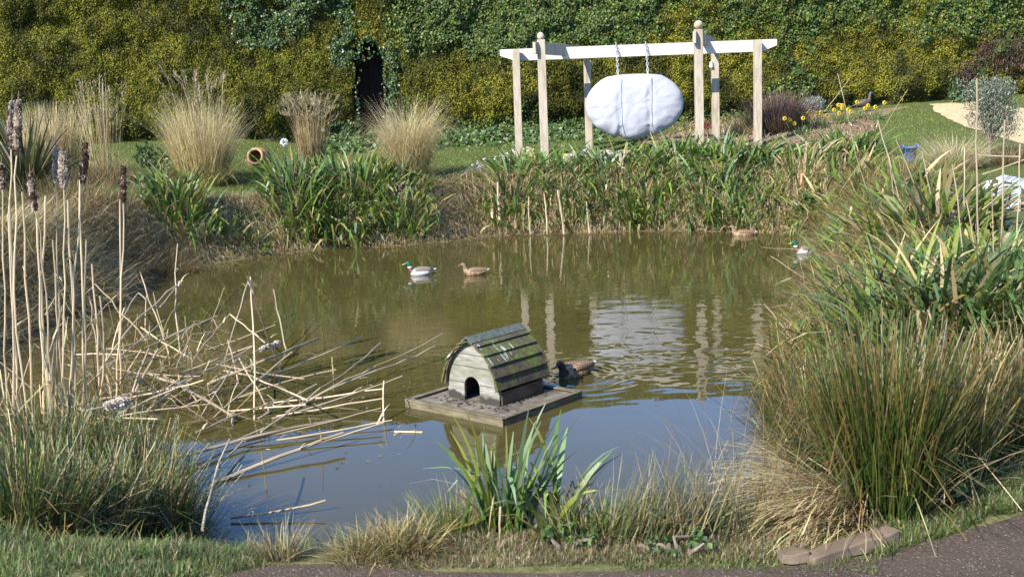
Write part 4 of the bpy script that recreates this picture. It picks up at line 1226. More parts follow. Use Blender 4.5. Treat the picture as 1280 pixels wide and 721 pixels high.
# lawn
n = 150000
x = rg.uniform(-13, 14, n); y = rg.uniform(18.5, 31, n)
d = sdist(x, y)
k = (d > 0.9) & (rg.random(n) < np.clip((y - 16) / 10, 0.3, 1))
uu, vv = proj(np.stack([x, y, land(x, y)], 1))
bed = (uu > 800) & (uu < 1098) & (vv < 186) & (vv > 118) & (y > 22)
pth = (uu > 1150) & (vv > 126) & (vv < 200) & (vv < 150 + (uu - 1185) * 0.40) & (vv > 126 + (uu - 1215) * 0.1)
k &= ~bed & ~pth
x, y, d = x[k], y[k], d[k]; n = len(x)
base = np.stack([x, y, height(x, y, d) - 0.005], 1)
long_ = (sm((2.4 - d) / 1.2) * 0.10)
cb, ct = pick_cols([((0.10, 0.14, 0.02), (0.165, 0.215, 0.034), 5), ((0.14, 0.15, 0.03), (0.25, 0.235, 0.07), 1.6), ((0.085, 0.13, 0.02), (0.14, 0.2, 0.032), 3)], n, rg, 0.15)
mb = MB(); ribbons(mb, base, rg.uniform(0, 6.28, n), rg.uniform(0, 0.7, n), rg.uniform(0, 0.8, n), rg.uniform(0.03, 0.065, n) + long_ * rg.random(n), rg.uniform(0.008, 0.016, n), cb, ct, 2, rg=rg)
tag(mb.build('lawn_grass', LEAF), 'short green mown grass of the lawn beyond the pond', 'lawn grass', kind='stuff')
# bark chips and dead stems lying over the flower bed
n = 7000
x = rg.uniform(2.5, 10.5, n); y = rg.uniform(23.2, 30.0, n)
uu, vv = proj(np.stack([x, y, height(x, y)], 1))
k = (uu > 800) & (uu < 1098) & (vv < 190) & (vv > 150 - (uu - 800) * 0.02) & (sdist(x, y) > 1.2)
x, y = x[k], y[k]; n = len(x)
cb, ct = pick_cols([cw(STR, 3), cw(BRN, 4), cw(PALE, 1.5), cw(DKBRN, 2)], n, rg, 0.3)
mb = MB(); ribbons(mb, np.stack([x, y, height(x, y) + 0.012], 1), rg.uniform(0, 6.28, n), rg.uniform(0.5, 1.6, n), rg.uniform(0, 0.9, n), rg.uniform(0.06, 0.22, n), rg.uniform(0.014, 0.035, n), cb, ct, 2, rg=rg)
tag(mb.build('bark_mulch', STRAW), 'bark chips and dead stems covering the daffodil bed', 'mulch', kind='stuff')
# near turf between plants and path
def near_turf(n, uvbox, L, cols, label, keep=None):
    u = rg.uniform(uvbox[0], uvbox[1], n); v = rg.uniform(uvbox[2], uvbox[3], n)
    if keep is not None:
        k = keep(u, v); u, v = u[k], v[k]
    pts = np.array([P(a, b, 0.66)[:2] for a, b in zip(u, v)])
    x, y = pts.T; d = sdist(x, y); k = d > 0.1
    x, y, d = x[k], y[k], d[k]; n = len(x)
    cb, ct = pick_cols(cols, n, rg, 0.25)
    mb = MB(); ribbons(mb, np.stack([x, y, height(x, y, d) - 0.004], 1), rg.uniform(0, 6.28, n), rg.uniform(0, 1.0, n), rg.uniform(0.1, 1.2, n), rg.uniform(L[0], L[1], n) * (0.4 + 1.2 * fbm(x, y, 3.5, 3)), rg.uniform(0.0025, 0.0055, n), cb * (0.5 + fbm(x, y, 4.5, 1))[:, None], ct * (0.45 + 1.1 * fbm(x, y, 4.5, 1))[:, None], 3, rg=rg)
    return tag(mb.build('turf_grass', LEAF), label, 'turf grass', kind='stuff')
TURFC = [((0.05, 0.085, 0.018), (0.10, 0.16, 0.035), 4), ((0.07, 0.09, 0.02), (0.17, 0.18, 0.05), 2), ((0.2, 0.15, 0.08), (0.36, 0.29, 0.16), 1)]
near_turf(26000, (-60, 330, 648, 775), (0.02, 0.08), TURFC, 'ragged green turf between the left rushes and the path', lambda u, v: ((v < 745 - np.clip(u - 150, 0, 400) * 0.16 - 20 * (fbm(u / 40, v / 40, 1, 2) - 0.5)) | (u < 120)) & (RNG.random(len(u)) < sm((fbm(u / 35, v / 16, 1, 6) - 0.25) / 0.3)))
near_turf(24000, (1090, 1330, 560, 705), (0.025, 0.07), TURFC, 'green turf strip between the right rushes and the path', lambda u, v: (v < 716 - (u - 1080) * 0.40 + 22 * (fbm(u / 50, v / 50, 1, 4) - 0.45)))
DRYT = [((0.18, 0.13, 0.07), (0.38, 0.29, 0.16), 4), ((0.12, 0.085, 0.05), (0.24, 0.17, 0.09), 3), ((0.05, 0.085, 0.018), (0.12, 0.15, 0.04), 2.2)]
near_turf(14000, (430, 1010, 672, 722), (0.014, 0.05), DRYT, 'dry trampled grass along the near edge of the pond', lambda u, v: v < 716 + 12 * (fbm(u / 60, v / 20, 1, 5) - 0.5))
near_turf(2600, (780, 1100, 700, 728), (0.02, 0.045), TURFC, 'thin green grass creeping onto the path edge', lambda u, v: v > 700 + (fbm(u / 40, v / 20, 1, 5) - 0.4) * 20)

# ================================================================== PLANTS AS THINGS
def plant(name, u, v, parts, label, cat, group=None, at=None):
    """parts: (part name, material, [clump argument dicts]); one part only -> a single mesh"""
    g = np.array(at, float) if at is not None else G(u, v)
    z = max(hz(g[0], g[1]), -0.05)
    single = len(parts) == 1
    root = None if single else empty(name, (g[0], g[1], z), label=label, cat=cat, group=group)
    for pn, mat, cl in parts:
        mb = MB()
        for c in cl:
            c = dict(c); ox_, oy_ = c.pop('off', (0, 0))
            clump(mb, g[0] + ox_, g[1] + oy_, **c)
        if single:
            o = mb.build(name, mat, None, loc=(g[0], g[1], z)); tag(o, label, cat, group); root = o
        else:
            mb.V = [q - np.array([g[0], g[1], z]) for q in mb.V]
            mb.build(pn, mat, root)
    return root
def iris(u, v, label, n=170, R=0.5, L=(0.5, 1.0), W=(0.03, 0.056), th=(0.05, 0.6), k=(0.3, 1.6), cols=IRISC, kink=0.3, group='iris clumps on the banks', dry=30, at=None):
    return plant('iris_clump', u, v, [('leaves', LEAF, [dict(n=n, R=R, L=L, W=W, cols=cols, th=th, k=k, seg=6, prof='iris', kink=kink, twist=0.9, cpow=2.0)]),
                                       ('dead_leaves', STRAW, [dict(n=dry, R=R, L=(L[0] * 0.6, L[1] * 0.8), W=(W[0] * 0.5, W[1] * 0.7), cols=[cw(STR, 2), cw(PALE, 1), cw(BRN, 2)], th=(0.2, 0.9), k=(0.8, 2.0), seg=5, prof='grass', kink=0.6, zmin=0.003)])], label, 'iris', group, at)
rg = RNG
# far bank, left to right
iris(222, 262, 'dark green iris clump on the far bank below the tall golden grass', 200, (0.6, 0.45), (0.5, 0.95), th=(0.0, 0.45))
iris(285, 292, 'low sprawling iris leaves at the water edge left of the pale hanging stalk', 110, (0.7, 0.3), (0.4, 0.75), th=(0.3, 0.9))
iris(372, 266, 'tall iris clump rising beside the pale hanging stalk', 340, (0.45, 0.45), (0.6, 1.15), th=(0.0, 0.5))
iris(420, 285, 'iris clump with bright leaves hanging straight down into the pond', 400, (0.7, 0.35), (0.6, 1.1), th=(0.1, 0.7), k=(0.8, 2.6))
iris(440, 238, 'iris clump on top of the bank left of the golden fountain grass', 420, (0.8, 0.5), (0.5, 0.95), th=(0.0, 0.55))
iris(500, 268, 'iris clump at the foot of the golden fountain grass', 340, (0.6, 0.45), (0.5, 1.0), th=(0.1, 0.7))
iris(640, 250, 'iris clump in front of the leftmost swing post', 260, (0.7, 0.5), (0.5, 1.0), th=(0.1, 0.8), k=(0.6, 1.8))
iris(655, 210, 'small iris clump on the bank crest at the foot of the left posts', 180, (0.7, 0.5), (0.35, 0.6), th=(0.1, 0.8))
iris(705, 245, 'iris clump between the nearest left post and the white cover', 260, (0.75, 0.5), (0.5, 1.0), th=(0.1, 0.8), k=(0.6, 1.8))
iris(770, 228, 'dense iris clump on the bank directly below the white cover', 280, (0.8, 0.6), (0.45, 0.9), th=(0.1, 0.8))
iris(812, 255, 'fresh green iris clump at the waterline below the cover', 240, (0.6, 0.4), (0.5, 0.95), th=(0.1, 0.7), cols=[cw(GREEN, 5), cw(YELG, 2), cw(STR, 0.4)])
iris(845, 205, 'iris clump on the bank crest just left of the nearest right post', 240, (0.8, 0.6), (0.4, 0.8), th=(0.1, 0.8))
iris(893, 245, 'blue-green iris clump on the bank below the right posts', 280, (0.7, 0.5), (0.5, 1.05), th=(0.0, 0.7), cols=[cw(BLUEG, 4), cw(GREEN, 3), cw(YELG, 1)])
iris(925, 272, 'iris clump with long leaves reaching the resting brown duck', 200, (0.5, 0.35), (0.5, 1.0), th=(0.1, 0.8))
iris(940, 205, 'drooping iris clump in front of the rightmost swing post', 260, (0.8, 0.6), (0.5, 0.9), th=(0.2, 0.9), k=(0.9, 2.2))
iris(1000, 225, 'yellowing iris clump at the far right corner of the pond', 240, (0.9, 0.7), (0.4, 0.85), th=(0.1, 0.8), cols=[cw(YELG, 3), cw(GREEN, 3), cw(STR, 1.5), cw(BRN, 1)])
iris(1058, 195, 'iris clump on the lawn edge below the daffodils', 220, (0.6, 0.6), (0.4, 0.8), th=(0.0, 0.7))
# right bank
iris(1062, 250, 'bushy iris clump high on the right bank facing the swing', 240, (0.6, 0.8), (0.4, 0.85), th=(0.1, 0.8), cols=[cw(YELG, 2), cw(GREEN, 3), cw(STR, 2), cw(BRN, 1.2)])
iris(1085, 300, 'iris clump on the right bank between the drake and the blue tub', 220, (0.6, 0.7), (0.45, 0.9), th=(0.1, 0.8), cols=[cw(GREEN, 3), cw(YELG, 3), cw(STR, 1.5)])
iris(1030, 255, 'iris clump in the corner above the dark bramble', 200, (0.5, 0.6), (0.4, 0.8), th=(0.1, 0.9), cols=[cw(GREEN, 3), cw(YELG, 3), cw(STR, 1.5), cw(RUSHT, 1)])
iris(1105, 280, 'iris clump on the right bank below the blue tub', 240, (0.6, 0.7), (0.45, 0.85), th=(0.1, 0.7))
iris(1165, 290, 'iris clump on the right bank with a broken pale reed through it', 220, (0.6, 0.6), (0.45, 0.85), th=(0.1, 0.7), cols=[cw(GREEN, 3), cw(YELG, 2), cw(STR, 2), cw(RUSHT, 2)])
iris(1225, 320, 'iris clump in front of the glass lantern', 120, (0.5, 0.4), (0.2, 0.38), th=(0.1, 0.7))
iris(1085, 345, 'low iris clump reaching over the water of the right bank', 130, (0.45, 0.4), (0.4, 0.8), th=(0.2, 0.8))
iris(1090, 420, 'broad-leaved iris clump rising behind the left of the rush tussocks', 120, (0.35, 0.3), (0.55, 0.95), (0.018, 0.033), th=(0.05, 0.5), cols=[cw(((0.05, 0.09, 0.018), (0.085, 0.13, 0.035)), 5), cw(YELG, 1.5), cw(STR, 1), cw(RUSHT, 1)])
iris(1150, 425, 'broad-leaved iris clump in the middle of the right bank with glossy blue-green leaves', 150, (0.4, 0.35), (0.55, 1.0), (0.018, 0.034), th=(0.05, 0.55), cols=[cw(((0.05, 0.09, 0.018), (0.085, 0.13, 0.035)), 5), cw(YELG, 1.5), cw(STR, 1), cw(RUSHT, 1.5)])
iris(1215, 420, 'broad-leaved iris clump behind the right of the rush tussocks', 150, (0.4, 0.35), (0.5, 0.85), (0.018, 0.034), th=(0.05, 0.55), cols=[cw(((0.05, 0.09, 0.018), (0.085, 0.13, 0.035)), 5), cw(YELG, 1.5), cw(STR, 1), cw(RUSHT, 1.5)])
iris(1275, 430, 'broad-leaved iris clump cut off by the right edge of the view', 140, (0.4, 0.35), (0.5, 0.85), (0.018, 0.034), th=(0.05, 0.55), cols=[cw(((0.05, 0.09, 0.018), (0.085, 0.13, 0.035)), 5), cw(YELG, 1), cw(STR, 1), cw(RUSHT, 2)])
iris(1190, 375, 'iris clump with arching leaves on the slope below the lantern', 150, (0.5, 0.4), (0.4, 0.75), (0.024, 0.04), th=(0.05, 0.6))
iris(1265, 365, 'iris clump on the slope below the white chair', 130, (0.5, 0.4), (0.35, 0.6), (0.024, 0.04), th=(0.05, 0.6))
# near iris in the middle
iris(632, 662, 'fresh sword-leaved iris clump in front of the duck house', 62, (0.11, 0.08), (0.22, 0.66), (0.014, 0.028), th=(0.0, 0.24), k=(0.1, 0.9), cols=[cw(GREEN, 2), cw(((0.10, 0.16, 0.055), (0.18, 0.25, 0.12)), 6), cw(YELG, 1.5)], kink=0.3, dry=14)
iris(690, 660, 'iris clump with long leaves bending right over the water', 28, (0.12, 0.08), (0.3, 0.62), (0.016, 0.028), th=(0.1, 0.5), k=(0.6, 1.6), cols=[cw(GREEN, 2), cw(((0.10, 0.16, 0.055), (0.18, 0.25, 0.12)), 3), cw(YELG, 2), cw(STR, 0.6)], kink=0.3, dry=14)

# rushes
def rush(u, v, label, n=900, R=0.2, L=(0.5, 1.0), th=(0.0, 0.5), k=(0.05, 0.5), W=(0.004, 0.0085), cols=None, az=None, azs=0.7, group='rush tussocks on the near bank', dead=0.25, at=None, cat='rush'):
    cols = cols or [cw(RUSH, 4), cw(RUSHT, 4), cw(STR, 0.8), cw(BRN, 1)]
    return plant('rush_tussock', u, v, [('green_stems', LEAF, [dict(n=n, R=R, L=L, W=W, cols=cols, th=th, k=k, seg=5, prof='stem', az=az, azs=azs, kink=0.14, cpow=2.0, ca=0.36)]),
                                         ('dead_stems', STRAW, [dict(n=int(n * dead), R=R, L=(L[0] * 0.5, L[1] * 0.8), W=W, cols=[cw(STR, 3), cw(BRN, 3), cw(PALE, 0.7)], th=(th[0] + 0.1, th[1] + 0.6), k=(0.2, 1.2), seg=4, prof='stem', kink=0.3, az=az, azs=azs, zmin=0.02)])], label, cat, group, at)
RRC = [cw(RUSH, 6), cw(RUSHT, 4), cw(STR, 0.4), cw(BRN, 0.8)]
rush(1045, 610, 'tall rush tussock leaning left over the pond on the right', 1200, 0.20, (0.25, 0.84), th=(0.0, 0.45), cols=RRC, dead=0.12)
rush(1105, 640, 'upright dark green rush tussock behind the long edging stone', 1500, 0.18, (0.3, 0.92), th=(0.0, 0.28), cols=[cw(RUSH, 6), cw(RUSHT, 4), cw(BRN, 0.5)], dead=0.08)
rush(1170, 600, 'reddish-tipped rush tussock above the bramble leaves', 1000, 0.22, (0.2, 0.80), th=(0.0, 0.32), cols=[cw(RUSH, 4), cw(RUSHT, 5), cw(BRN, 1), cw(STR, 0.6)], dead=0.08)
rush(1235, 560, 'rush tussock on the right bank beside the turf strip', 700, 0.24, (0.2, 0.68), th=(0.0, 0.32), cols=[cw(RUSH, 3), cw(RUSHT, 5), cw(BRN, 1.4), cw(STR, 0.6)], dead=0.08)
rush(1010, 560, 'rush tussock standing at the water edge left of the tall ones', 900, 0.20, (0.35, 0.8), th=(0.05, 0.7), cols=RRC)
rush(1290, 520, 'rush tussock at the right edge under the iris leaves', 500, 0.25, (0.25, 0.65), th=(0.0, 0.35), dead=0.08)
# straw skirt of dead rush leaves
def skirt(u, v, label, n, az, L, at=None, th=(0.5, 1.3), R=0.18):
    return plant('dead_rush_skirt', u, v, [('stems', STRAW, [dict(n=n, R=R, L=L, W=(0.004, 0.007), cols=[cw(STR, 4), cw(PALE, 1.2), cw(BRN, 1.8), cw(GOLD, 1)], th=th, k=(0.4, 1.3), seg=5, prof='stem', az=az, azs=0.45, kink=0.1, zmin=0.02)])], label, 'dead rushes', 'dead rush skirts', at)
skirt(1065, 645, 'straw-coloured skirt of dead rushes sweeping down left behind the edging stones', 800, PI + 0.35, (0.3, 0.66), R=0.13)
skirt(1015, 600, 'dead rush skirt leaning over the water left of the tall tussock', 220, PI - 0.1, (0.3, 0.6))
# left rushes
LRC = [cw(RUSH, 5), cw(RUSHT, 2), cw(STR, 1.4), cw(YELG, 1.5), cw(((0.05, 0.09, 0.03), (0.09, 0.13, 0.05)), 3)]
for (u, v, lab) in ((25, 660, 'thick green rush tussock at the left edge below the tallest reed heads'), (95, 668, 'green rush tussock below the bent cattail stalks'), (160, 672, 'green rush tussock with pale dead leaves near the left turf'),
                    (196, 674, 'dark rush tussock at the water edge on the left'), (70, 590, 'rush tussock hiding the feet of the upright reeds'), (145, 595, 'rush tussock under the white seed fluff'), (178, 622, 'rush tussock leaning right over the water on the left bank')):
    rush(u, v, lab, 800, 0.25, (0.2, 0.62), th=(0.0, 0.6), cols=LRC, dead=0.5)
# tussocks and grass on the near bank
def tuss(u, v, label, n, R, L, th, k, cols, W=(0.003, 0.006), az=None, azs=0.7, cat='grass tussock', group='grass tussocks on the near bank', mat=STRAW):
    return plant('grass_tussock', u, v, [('blades', mat, [dict(n=n, R=R, L=L, W=W, cols=cols, th=th, k=k, seg=4, az=az, azs=azs, kink=0.06)])], label, cat, group)
TC = [cw(STR, 3), cw(BRN, 2.2), cw(RUSH, 2.0), cw(YELG, 1.5), cw(GOLD, 1)]
tuss(497, 690, 'shaggy straw-coloured grass tussock at the near edge left of the irises', 1200, (0.15, 0.09), (0.10, 0.23), (0.1, 1.2), (0.2, 1.0), TC)
tuss(448, 700, 'small fringe of dry grass left of the shaggy tussock', 260, (0.08, 0.06), (0.10, 0.22), (0.3, 1.2), (0.2, 1.0), TC)
tuss(352, 697, 'small grey-green grass tuft alone at the near water edge', 330, (0.08, 0.05), (0.08, 0.22), (0.0, 0.9), (0.1, 0.6), [cw(STR, 3), cw(((0.08, 0.1, 0.05), (0.2, 0.22, 0.13)), 3), cw(BRN, 1)])
tuss(240, 690, 'green grass tuft hanging over the near bank on the left', 500, (0.2, 0.10), (0.10, 0.24), (0.1, 1.0), (0.3, 1.2), [cw(GREEN, 3), cw(YELG, 2), cw(STR, 2)])
tuss(570, 665, 'green and straw grass between the shaggy tussock and the irises', 520, (0.18, 0.12), (0.10, 0.30), (0.0, 0.6), (0.2, 0.8), [cw(GREEN, 2), cw(YELG, 3), cw(STR, 2.4), cw(RUSH, 2)])
tuss(745, 668, 'tangled grass to the right of the bending irises', 560, (0.22, 0.12), (0.10, 0.28), (0.0, 0.8), (0.2, 1.0), [cw(GREEN, 2), cw(YELG, 2.4), cw(STR, 2.4), cw(RUSH, 2)])
tuss(820, 672, 'thin grey-green rushes leaning right above the dry grass', 340, (0.24, 0.12), (0.18, 0.42), (0.05, 0.6), (0.05, 0.5), [cw(((0.06, 0.085, 0.03), (0.16, 0.17, 0.08)), 4), cw(RUSHT, 2), cw(STR, 2)], az=0.2, azs=0.9)
tuss(872, 672, 'brownish grass leaning towards the right rush bank', 200, (0.24, 0.14), (0.2, 0.46), (0.05, 0.6), (0.05, 0.6), [cw(((0.06, 0.085, 0.03), (0.15, 0.16, 0.07)), 4), cw(RUSHT, 3), cw(STR, 2), cw(BRN, 1)], az=0.3, azs=1.0)
tuss(940, 640, 'wispy reddish stems hanging over the water right of the grass', 130, (0.25, 0.2), (0.35, 0.8), (0.1, 0.7), (0.3, 1.2), [cw(RUSHT, 3), cw(STR, 2), cw(BRN, 3)], W=(0.002, 0.0035))
tuss(985, 520, 'wispy brown stems over the water above the dead rush skirt', 110, (0.25, 0.3), (0.4, 0.85), (0.1, 0.8), (0.3, 1.2), [cw(RUSHT, 3), cw(STR, 2), cw(BRN, 3)], W=(0.0025, 0.004), az=PI, azs=0.9)
tuss(600, 252, 'green grass patch on the far bank between the fountain grass and the iris bed', 900, (0.5, 0.5), (0.15, 0.35), (0.1, 0.8), (0.3, 1.2), [cw(YELG, 3), cw(GREEN, 2), cw(STR, 2)], W=(0.007, 0.013), group=None)
tuss(95, 262, 'tall brown-green sedge along the top of the left bank', 1500, (1.6, 0.6), (0.35, 0.8), (0.0, 0.5), (0.2, 0.9), [cw(RUSH, 3), cw(BRN, 3), cw(RUSHT, 2), cw(STR, 1)], W=(0.006, 0.012), group=None)
tuss(130, 300, 'brown sedge halfway down the left bank behind the cattails', 1500, (1.4, 0.6), (0.35, 0.75), (0.0, 0.7), (0.4, 1.4), [cw(DKBRN, 3), cw(BRN, 3), cw(RUSHT, 2), cw(STR, 1)], W=(0.006, 0.012), group=None)
tuss(1120, 235, 'straw and green grass on the crest of the right bank', 800, (0.9, 1.0), (0.3, 0.75), (0.0, 0.7), (0.2, 1.4), [cw(YELG, 3), cw(STR, 2.5), cw(BRN, 2), cw(GREEN, 2)], W=(0.01, 0.02), group=None)
tuss(1045, 285, 'tangled brown grass where the right bank meets the water', 800, (0.6, 0.8), (0.3, 0.7), (0.1, 1.1), (0.4, 1.7), [cw(STR, 2), cw(BRN, 2), cw(RUSHT, 2), cw(YELG, 3), cw(GREEN, 2)], W=(0.009, 0.018), az=PI, azs=1.2, group=None)

# ornamental grasses
def orn(u, v, label, leaves, stems=None, plume=None, at=None):
    g = G(u, v) if at is None else np.array(at); z = hz(g[0], g[1])
    root = empty('ornamental_grass', (g[0], g[1], z), label=label, cat='ornamental grass', group='ornamental grasses before the hedge')
    mb = MB()
    for c in leaves: clump(mb, g[0], g[1], **c)
    mb.V = [q - np.array([g[0], g[1], z]) for q in mb.V]; mb.build('leaves', STRAW, root)
    if stems:
        mb = MB(); pos = clump(mb, g[0], g[1], **stems)
        if plume:
            tips = pos[:, -1]; n = len(tips)
            m = plume['m']
            d = pos[:, -1] - pos[:, -2]; d /= np.linalg.norm(d, axis=1, keepdims=True)
            f = RNG.random((n, m)) * plume['len']
            b = (tips[:, None] - d[:, None] * f[..., None]).reshape(-1, 3) + RNG.normal(0, 0.008, (n * m, 3))
            a0 = np.repeat(np.arctan2(d[:, 1], d[:, 0]), m) + RNG.normal(0, plume.get('sp', 0.8), n * m)
            cb, ct = pick_cols(plume['cols'], n * m, RNG, 0.2)
            mp = MB(); ribbons(mp, b, a0, RNG.uniform(0.2, 0.9, n * m), RNG.uniform(0.5, plume.get('k', 1.5), n * m), RNG.uniform(0.06, plume['fl'], n * m), RNG.uniform(0.006, 0.012, n * m), cb, ct, 3, rg=RNG)
            mp.V = [q - np.array([g[0], g[1], z]) for q in mp.V]
        mb.V = [q - np.array([g[0], g[1], z]) for q in mb.V]; mb.build('flower_stems', STRAW, root)
        if plume: mp.build('plumes', STRAW, root)
    return root
GC = [cw(GOLD, 3), cw(PALE, 3), cw(STR, 2)]
PLC = [((0.40, 0.33, 0.2), (0.55, 0.47, 0.32), 3), ((0.3, 0.22, 0.13), (0.42, 0.33, 0.2), 2)]
orn(62, 226, 'broad stand of pale straw grass behind the bronze sword-leaved plant', [dict(n=1400, R=(0.55, 0.3), L=(0.9, 1.65), W=(0.007, 0.014), cols=[cw(STR, 3), cw(PALE, 2), cw(GOLD, 1)], th=(0.0, 0.22), k=(0.0, 0.35), seg=4)])
orn(130, 228, 'slim upright straw grass over a pinkish dry mound', [dict(n=900, R=(0.45, 0.35), L=(0.4, 0.8), W=(0.006, 0.012), cols=[cw(STR, 3), cw(BRN, 2), cw(PALE, 1)], th=(0.2, 0.9), k=(0.5, 1.6), seg=4)],
    dict(n=120, R=(0.30, 0.2), L=(1.3, 2.1), W=(0.007, 0.011), cols=[cw(STR, 3), cw(PALE, 1.5)], th=(0.0, 0.14), k=(0.0, 0.18), seg=5, prof='stem'), dict(m=8, len=0.35, fl=0.1, cols=PLC))
orn(254, 228, 'largest golden grass clump with tall arching plumes in front of the hedge', [dict(n=2600, R=(0.42, 0.35), L=(0.8, 1.8), W=(0.007, 0.014), cols=GC, th=(0.0, 0.30), k=(-0.2, 1.1), kink=0.12, seg=5),
    dict(n=900, R=(0.5, 0.4), L=(0.5, 1.0), W=(0.006, 0.012), cols=[cw(YELG, 2), cw(GOLD, 2), cw(STR, 2)], th=(0.2, 0.9), k=(0.6, 1.8), seg=5)],
    dict(n=34, R=(0.42, 0.3), L=(1.7, 2.45), W=(0.009, 0.013), cols=[cw(GOLD, 2), cw(STR, 3)], th=(0.0, 0.26), k=(0.1, 1.6), seg=8, prof='stem', tpow=9), dict(m=34, len=0.32, fl=0.14, cols=PLC))
orn(390, 214, 'narrow upright grass with drooping feathery tops left of the doorway', [dict(n=700, R=(0.22, 0.2), L=(0.7, 1.3), W=(0.007, 0.013), cols=[cw(STR, 3), cw(BRN, 2), cw(PALE, 1)], th=(0.0, 0.14), k=(0.0, 0.3), seg=4)],
    dict(n=75, R=(0.24, 0.2), L=(1.3, 1.8), W=(0.008, 0.011), cols=[cw(STR, 3), cw(BRN, 2)], th=(0.0, 0.16), k=(0.3, 2.2), seg=8, prof='stem', tpow=7), dict(m=30, len=0.28, fl=0.16, cols=PLC, k=2.2))
orn(513, 226, 'golden fountain grass to the right of the dark doorway', [dict(n=2400, R=(0.28, 0.25), L=(0.9, 1.95), W=(0.006, 0.012), cols=GC, th=(0.0, 0.34), k=(0.3, 2.6), seg=7, tpow=2.6, kink=0.06), dict(n=500, R=(0.3, 0.25), L=(0.5, 0.9), W=(0.006, 0.012), cols=[cw(STR, 2), cw(BRN, 2), cw(YELG, 1)], th=(0.2, 0.8), k=(0.6, 1.8), seg=5)])
orn(1192, 212, 'low pale fountain grass beside the young olive tree', [dict(n=2000, R=(0.35, 0.3), L=(0.35, 0.85), W=(0.004, 0.009), cols=[cw(PALE, 4), cw(STR, 2)], th=(0.1, 0.9), k=(0.4, 1.5), seg=5)])
orn(940, 168, 'low straw grass leaning behind the rightmost swing post', [dict(n=700, R=(0.5, 0.3), L=(0.3, 0.8), W=(0.008, 0.014), cols=[cw(STR, 3), cw(PALE, 1), cw(YELG, 1)], th=(0.1, 0.9), k=(0.3, 1.2), seg=4, az=PI, azs=0.9)])
orn(1262, 205, 'small brown fountain grass right of the olive tree', [dict(n=700, R=(0.25, 0.2), L=(0.3, 0.65), W=(0.004, 0.009), cols=[cw(STR, 3), cw(BRN, 2)], th=(0.1, 0.9), k=(0.4, 1.5), seg=4)])
# bronze sword-leaved plant
plant('sword_leaved_plant', 34, 240, [('leaves', LEAF, [dict(n=120, R=(0.2, 0.18), L=(0.9, 1.75), W=(0.04, 0.075), cols=[((0.03, 0.025, 0.012), (0.08, 0.055, 0.03), 4), ((0.03, 0.045, 0.012), (0.09, 0.10, 0.035), 2.5), ((0.2, 0.14, 0.08), (0.40, 0.32, 0.22), 1)], th=(0.0, 1.1), k=(0.0, 0.5), seg=5, prof='iris', twist=1.2)])],
      'bronze sword-leaved plant fanning out behind the cattail heads', 'plant')
# purple-brown bush
plant('twiggy_bush', 972, 165, [('twigs', STRAW, [dict(n=2200, R=(0.5, 0.4), L=(0.3, 1.05), W=(0.006, 0.012), cols=[((0.06, 0.035, 0.03), (0.17, 0.11, 0.09), 3), ((0.09, 0.06, 0.04), (0.22, 0.16, 0.11), 2)], th=(0.0, 0.7), k=(-0.2, 0.6), seg=4, prof='stem')])],
      'purplish-brown twiggy bush behind the rightmost swing post', 'bush')
# silver lavender
def leafy(name, u, v, w_, h_, n, size, cols, label, cat, asp=0.5, dep=None, trunk=None, up=(0, 0, 1.0), hollow=0.5, base_lift=0.0, lumps=9, group=None):
    g = G(u, v); 
    if dep: g = D(u, v, dep)
    z = hz(g[0], g[1])
    root = empty(name, (g[0], g[1], z), label=label, cat=cat, group=group)
    rgc = np.random.default_rng(int(u * 7 + v))
    cs_ = np.stack([rgc.uniform(-0.7, 0.7, lumps) * w_ / 2, rgc.uniform(-0.7, 0.7, lumps) * w_ / 2, base_lift + h_ * rgc.uniform(0.18, 0.85, lumps)], 1)
    rad = rgc.uniform(0.22, 0.42, lumps) * min(w_, h_)
    idx = rgc.integers(0, lumps, n)
    d = rgc.normal(0, 1, (n, 3)); d /= np.linalg.norm(d, axis=1, keepdims=True)
    pts = cs_[idx] + d * (rad[idx] * rgc.uniform(hollow, 1.08, n) )[:, None]
    pts[:, 2] = np.maximum(pts[:, 2], base_lift * 0.9 + 0.02)
    cb, _ = pick_cols(cols, n, rgc, 0.25)
    mb = MB(); kites(mb, pts, d + rgc.normal(0, 0.6, (n, 3)), rgc.uniform(size[0], size[1], n), cb, asp=asp, droop=0.6, rg=rgc, up=up, spread=0.7)
    mb.build('crown' if trunk else 'leaves', LEAF, root)
    mb = MB()
    for i in range(lumps):
        b0 = np.array([0, 0, -0.03]) if not trunk else np.array([0, 0, base_lift * 0.7])
        m_ = (b0 + cs_[i]) / 2 + rgc.normal(0, 0.03, 3)
        tube(mb, [b0, m_, cs_[i]], [0.014, 0.010, 0.005], 5, (0.14, 0.11, 0.08))
    if trunk: tube(mb, [(0, 0, -0.05), (0.01, 0.01, base_lift * 0.5), (0, 0, base_lift + h_ * 0.4)], [trunk, trunk * 0.85, trunk * 0.5], 8, (0.20, 0.18, 0.15))
    mb.build('trunk' if trunk else 'stems', SOLID, root)
    return root
leafy('lavender_bush', 1016, 147, 0.55, 0.34, 1500, (0.04, 0.10), [((0.26, 0.27, 0.24), 0, 3), ((0.14, 0.16, 0.13), 0, 2)], 'silver-grey lavender mound behind the daffodils', 'lavender', 0.22, lumps=12) if False else None
def pcol(*cs): return [(c, c, w_) for c, w_ in cs]
leafy('lavender_bush', 1014, 144, 0.62, 0.42, 1500, (0.05, 0.11), pcol(((0.27, 0.28, 0.25), 3), ((0.15, 0.17, 0.14), 2)), 'silver-grey lavender mound behind the daffodils', 'lavender', 0.25, lumps=12)
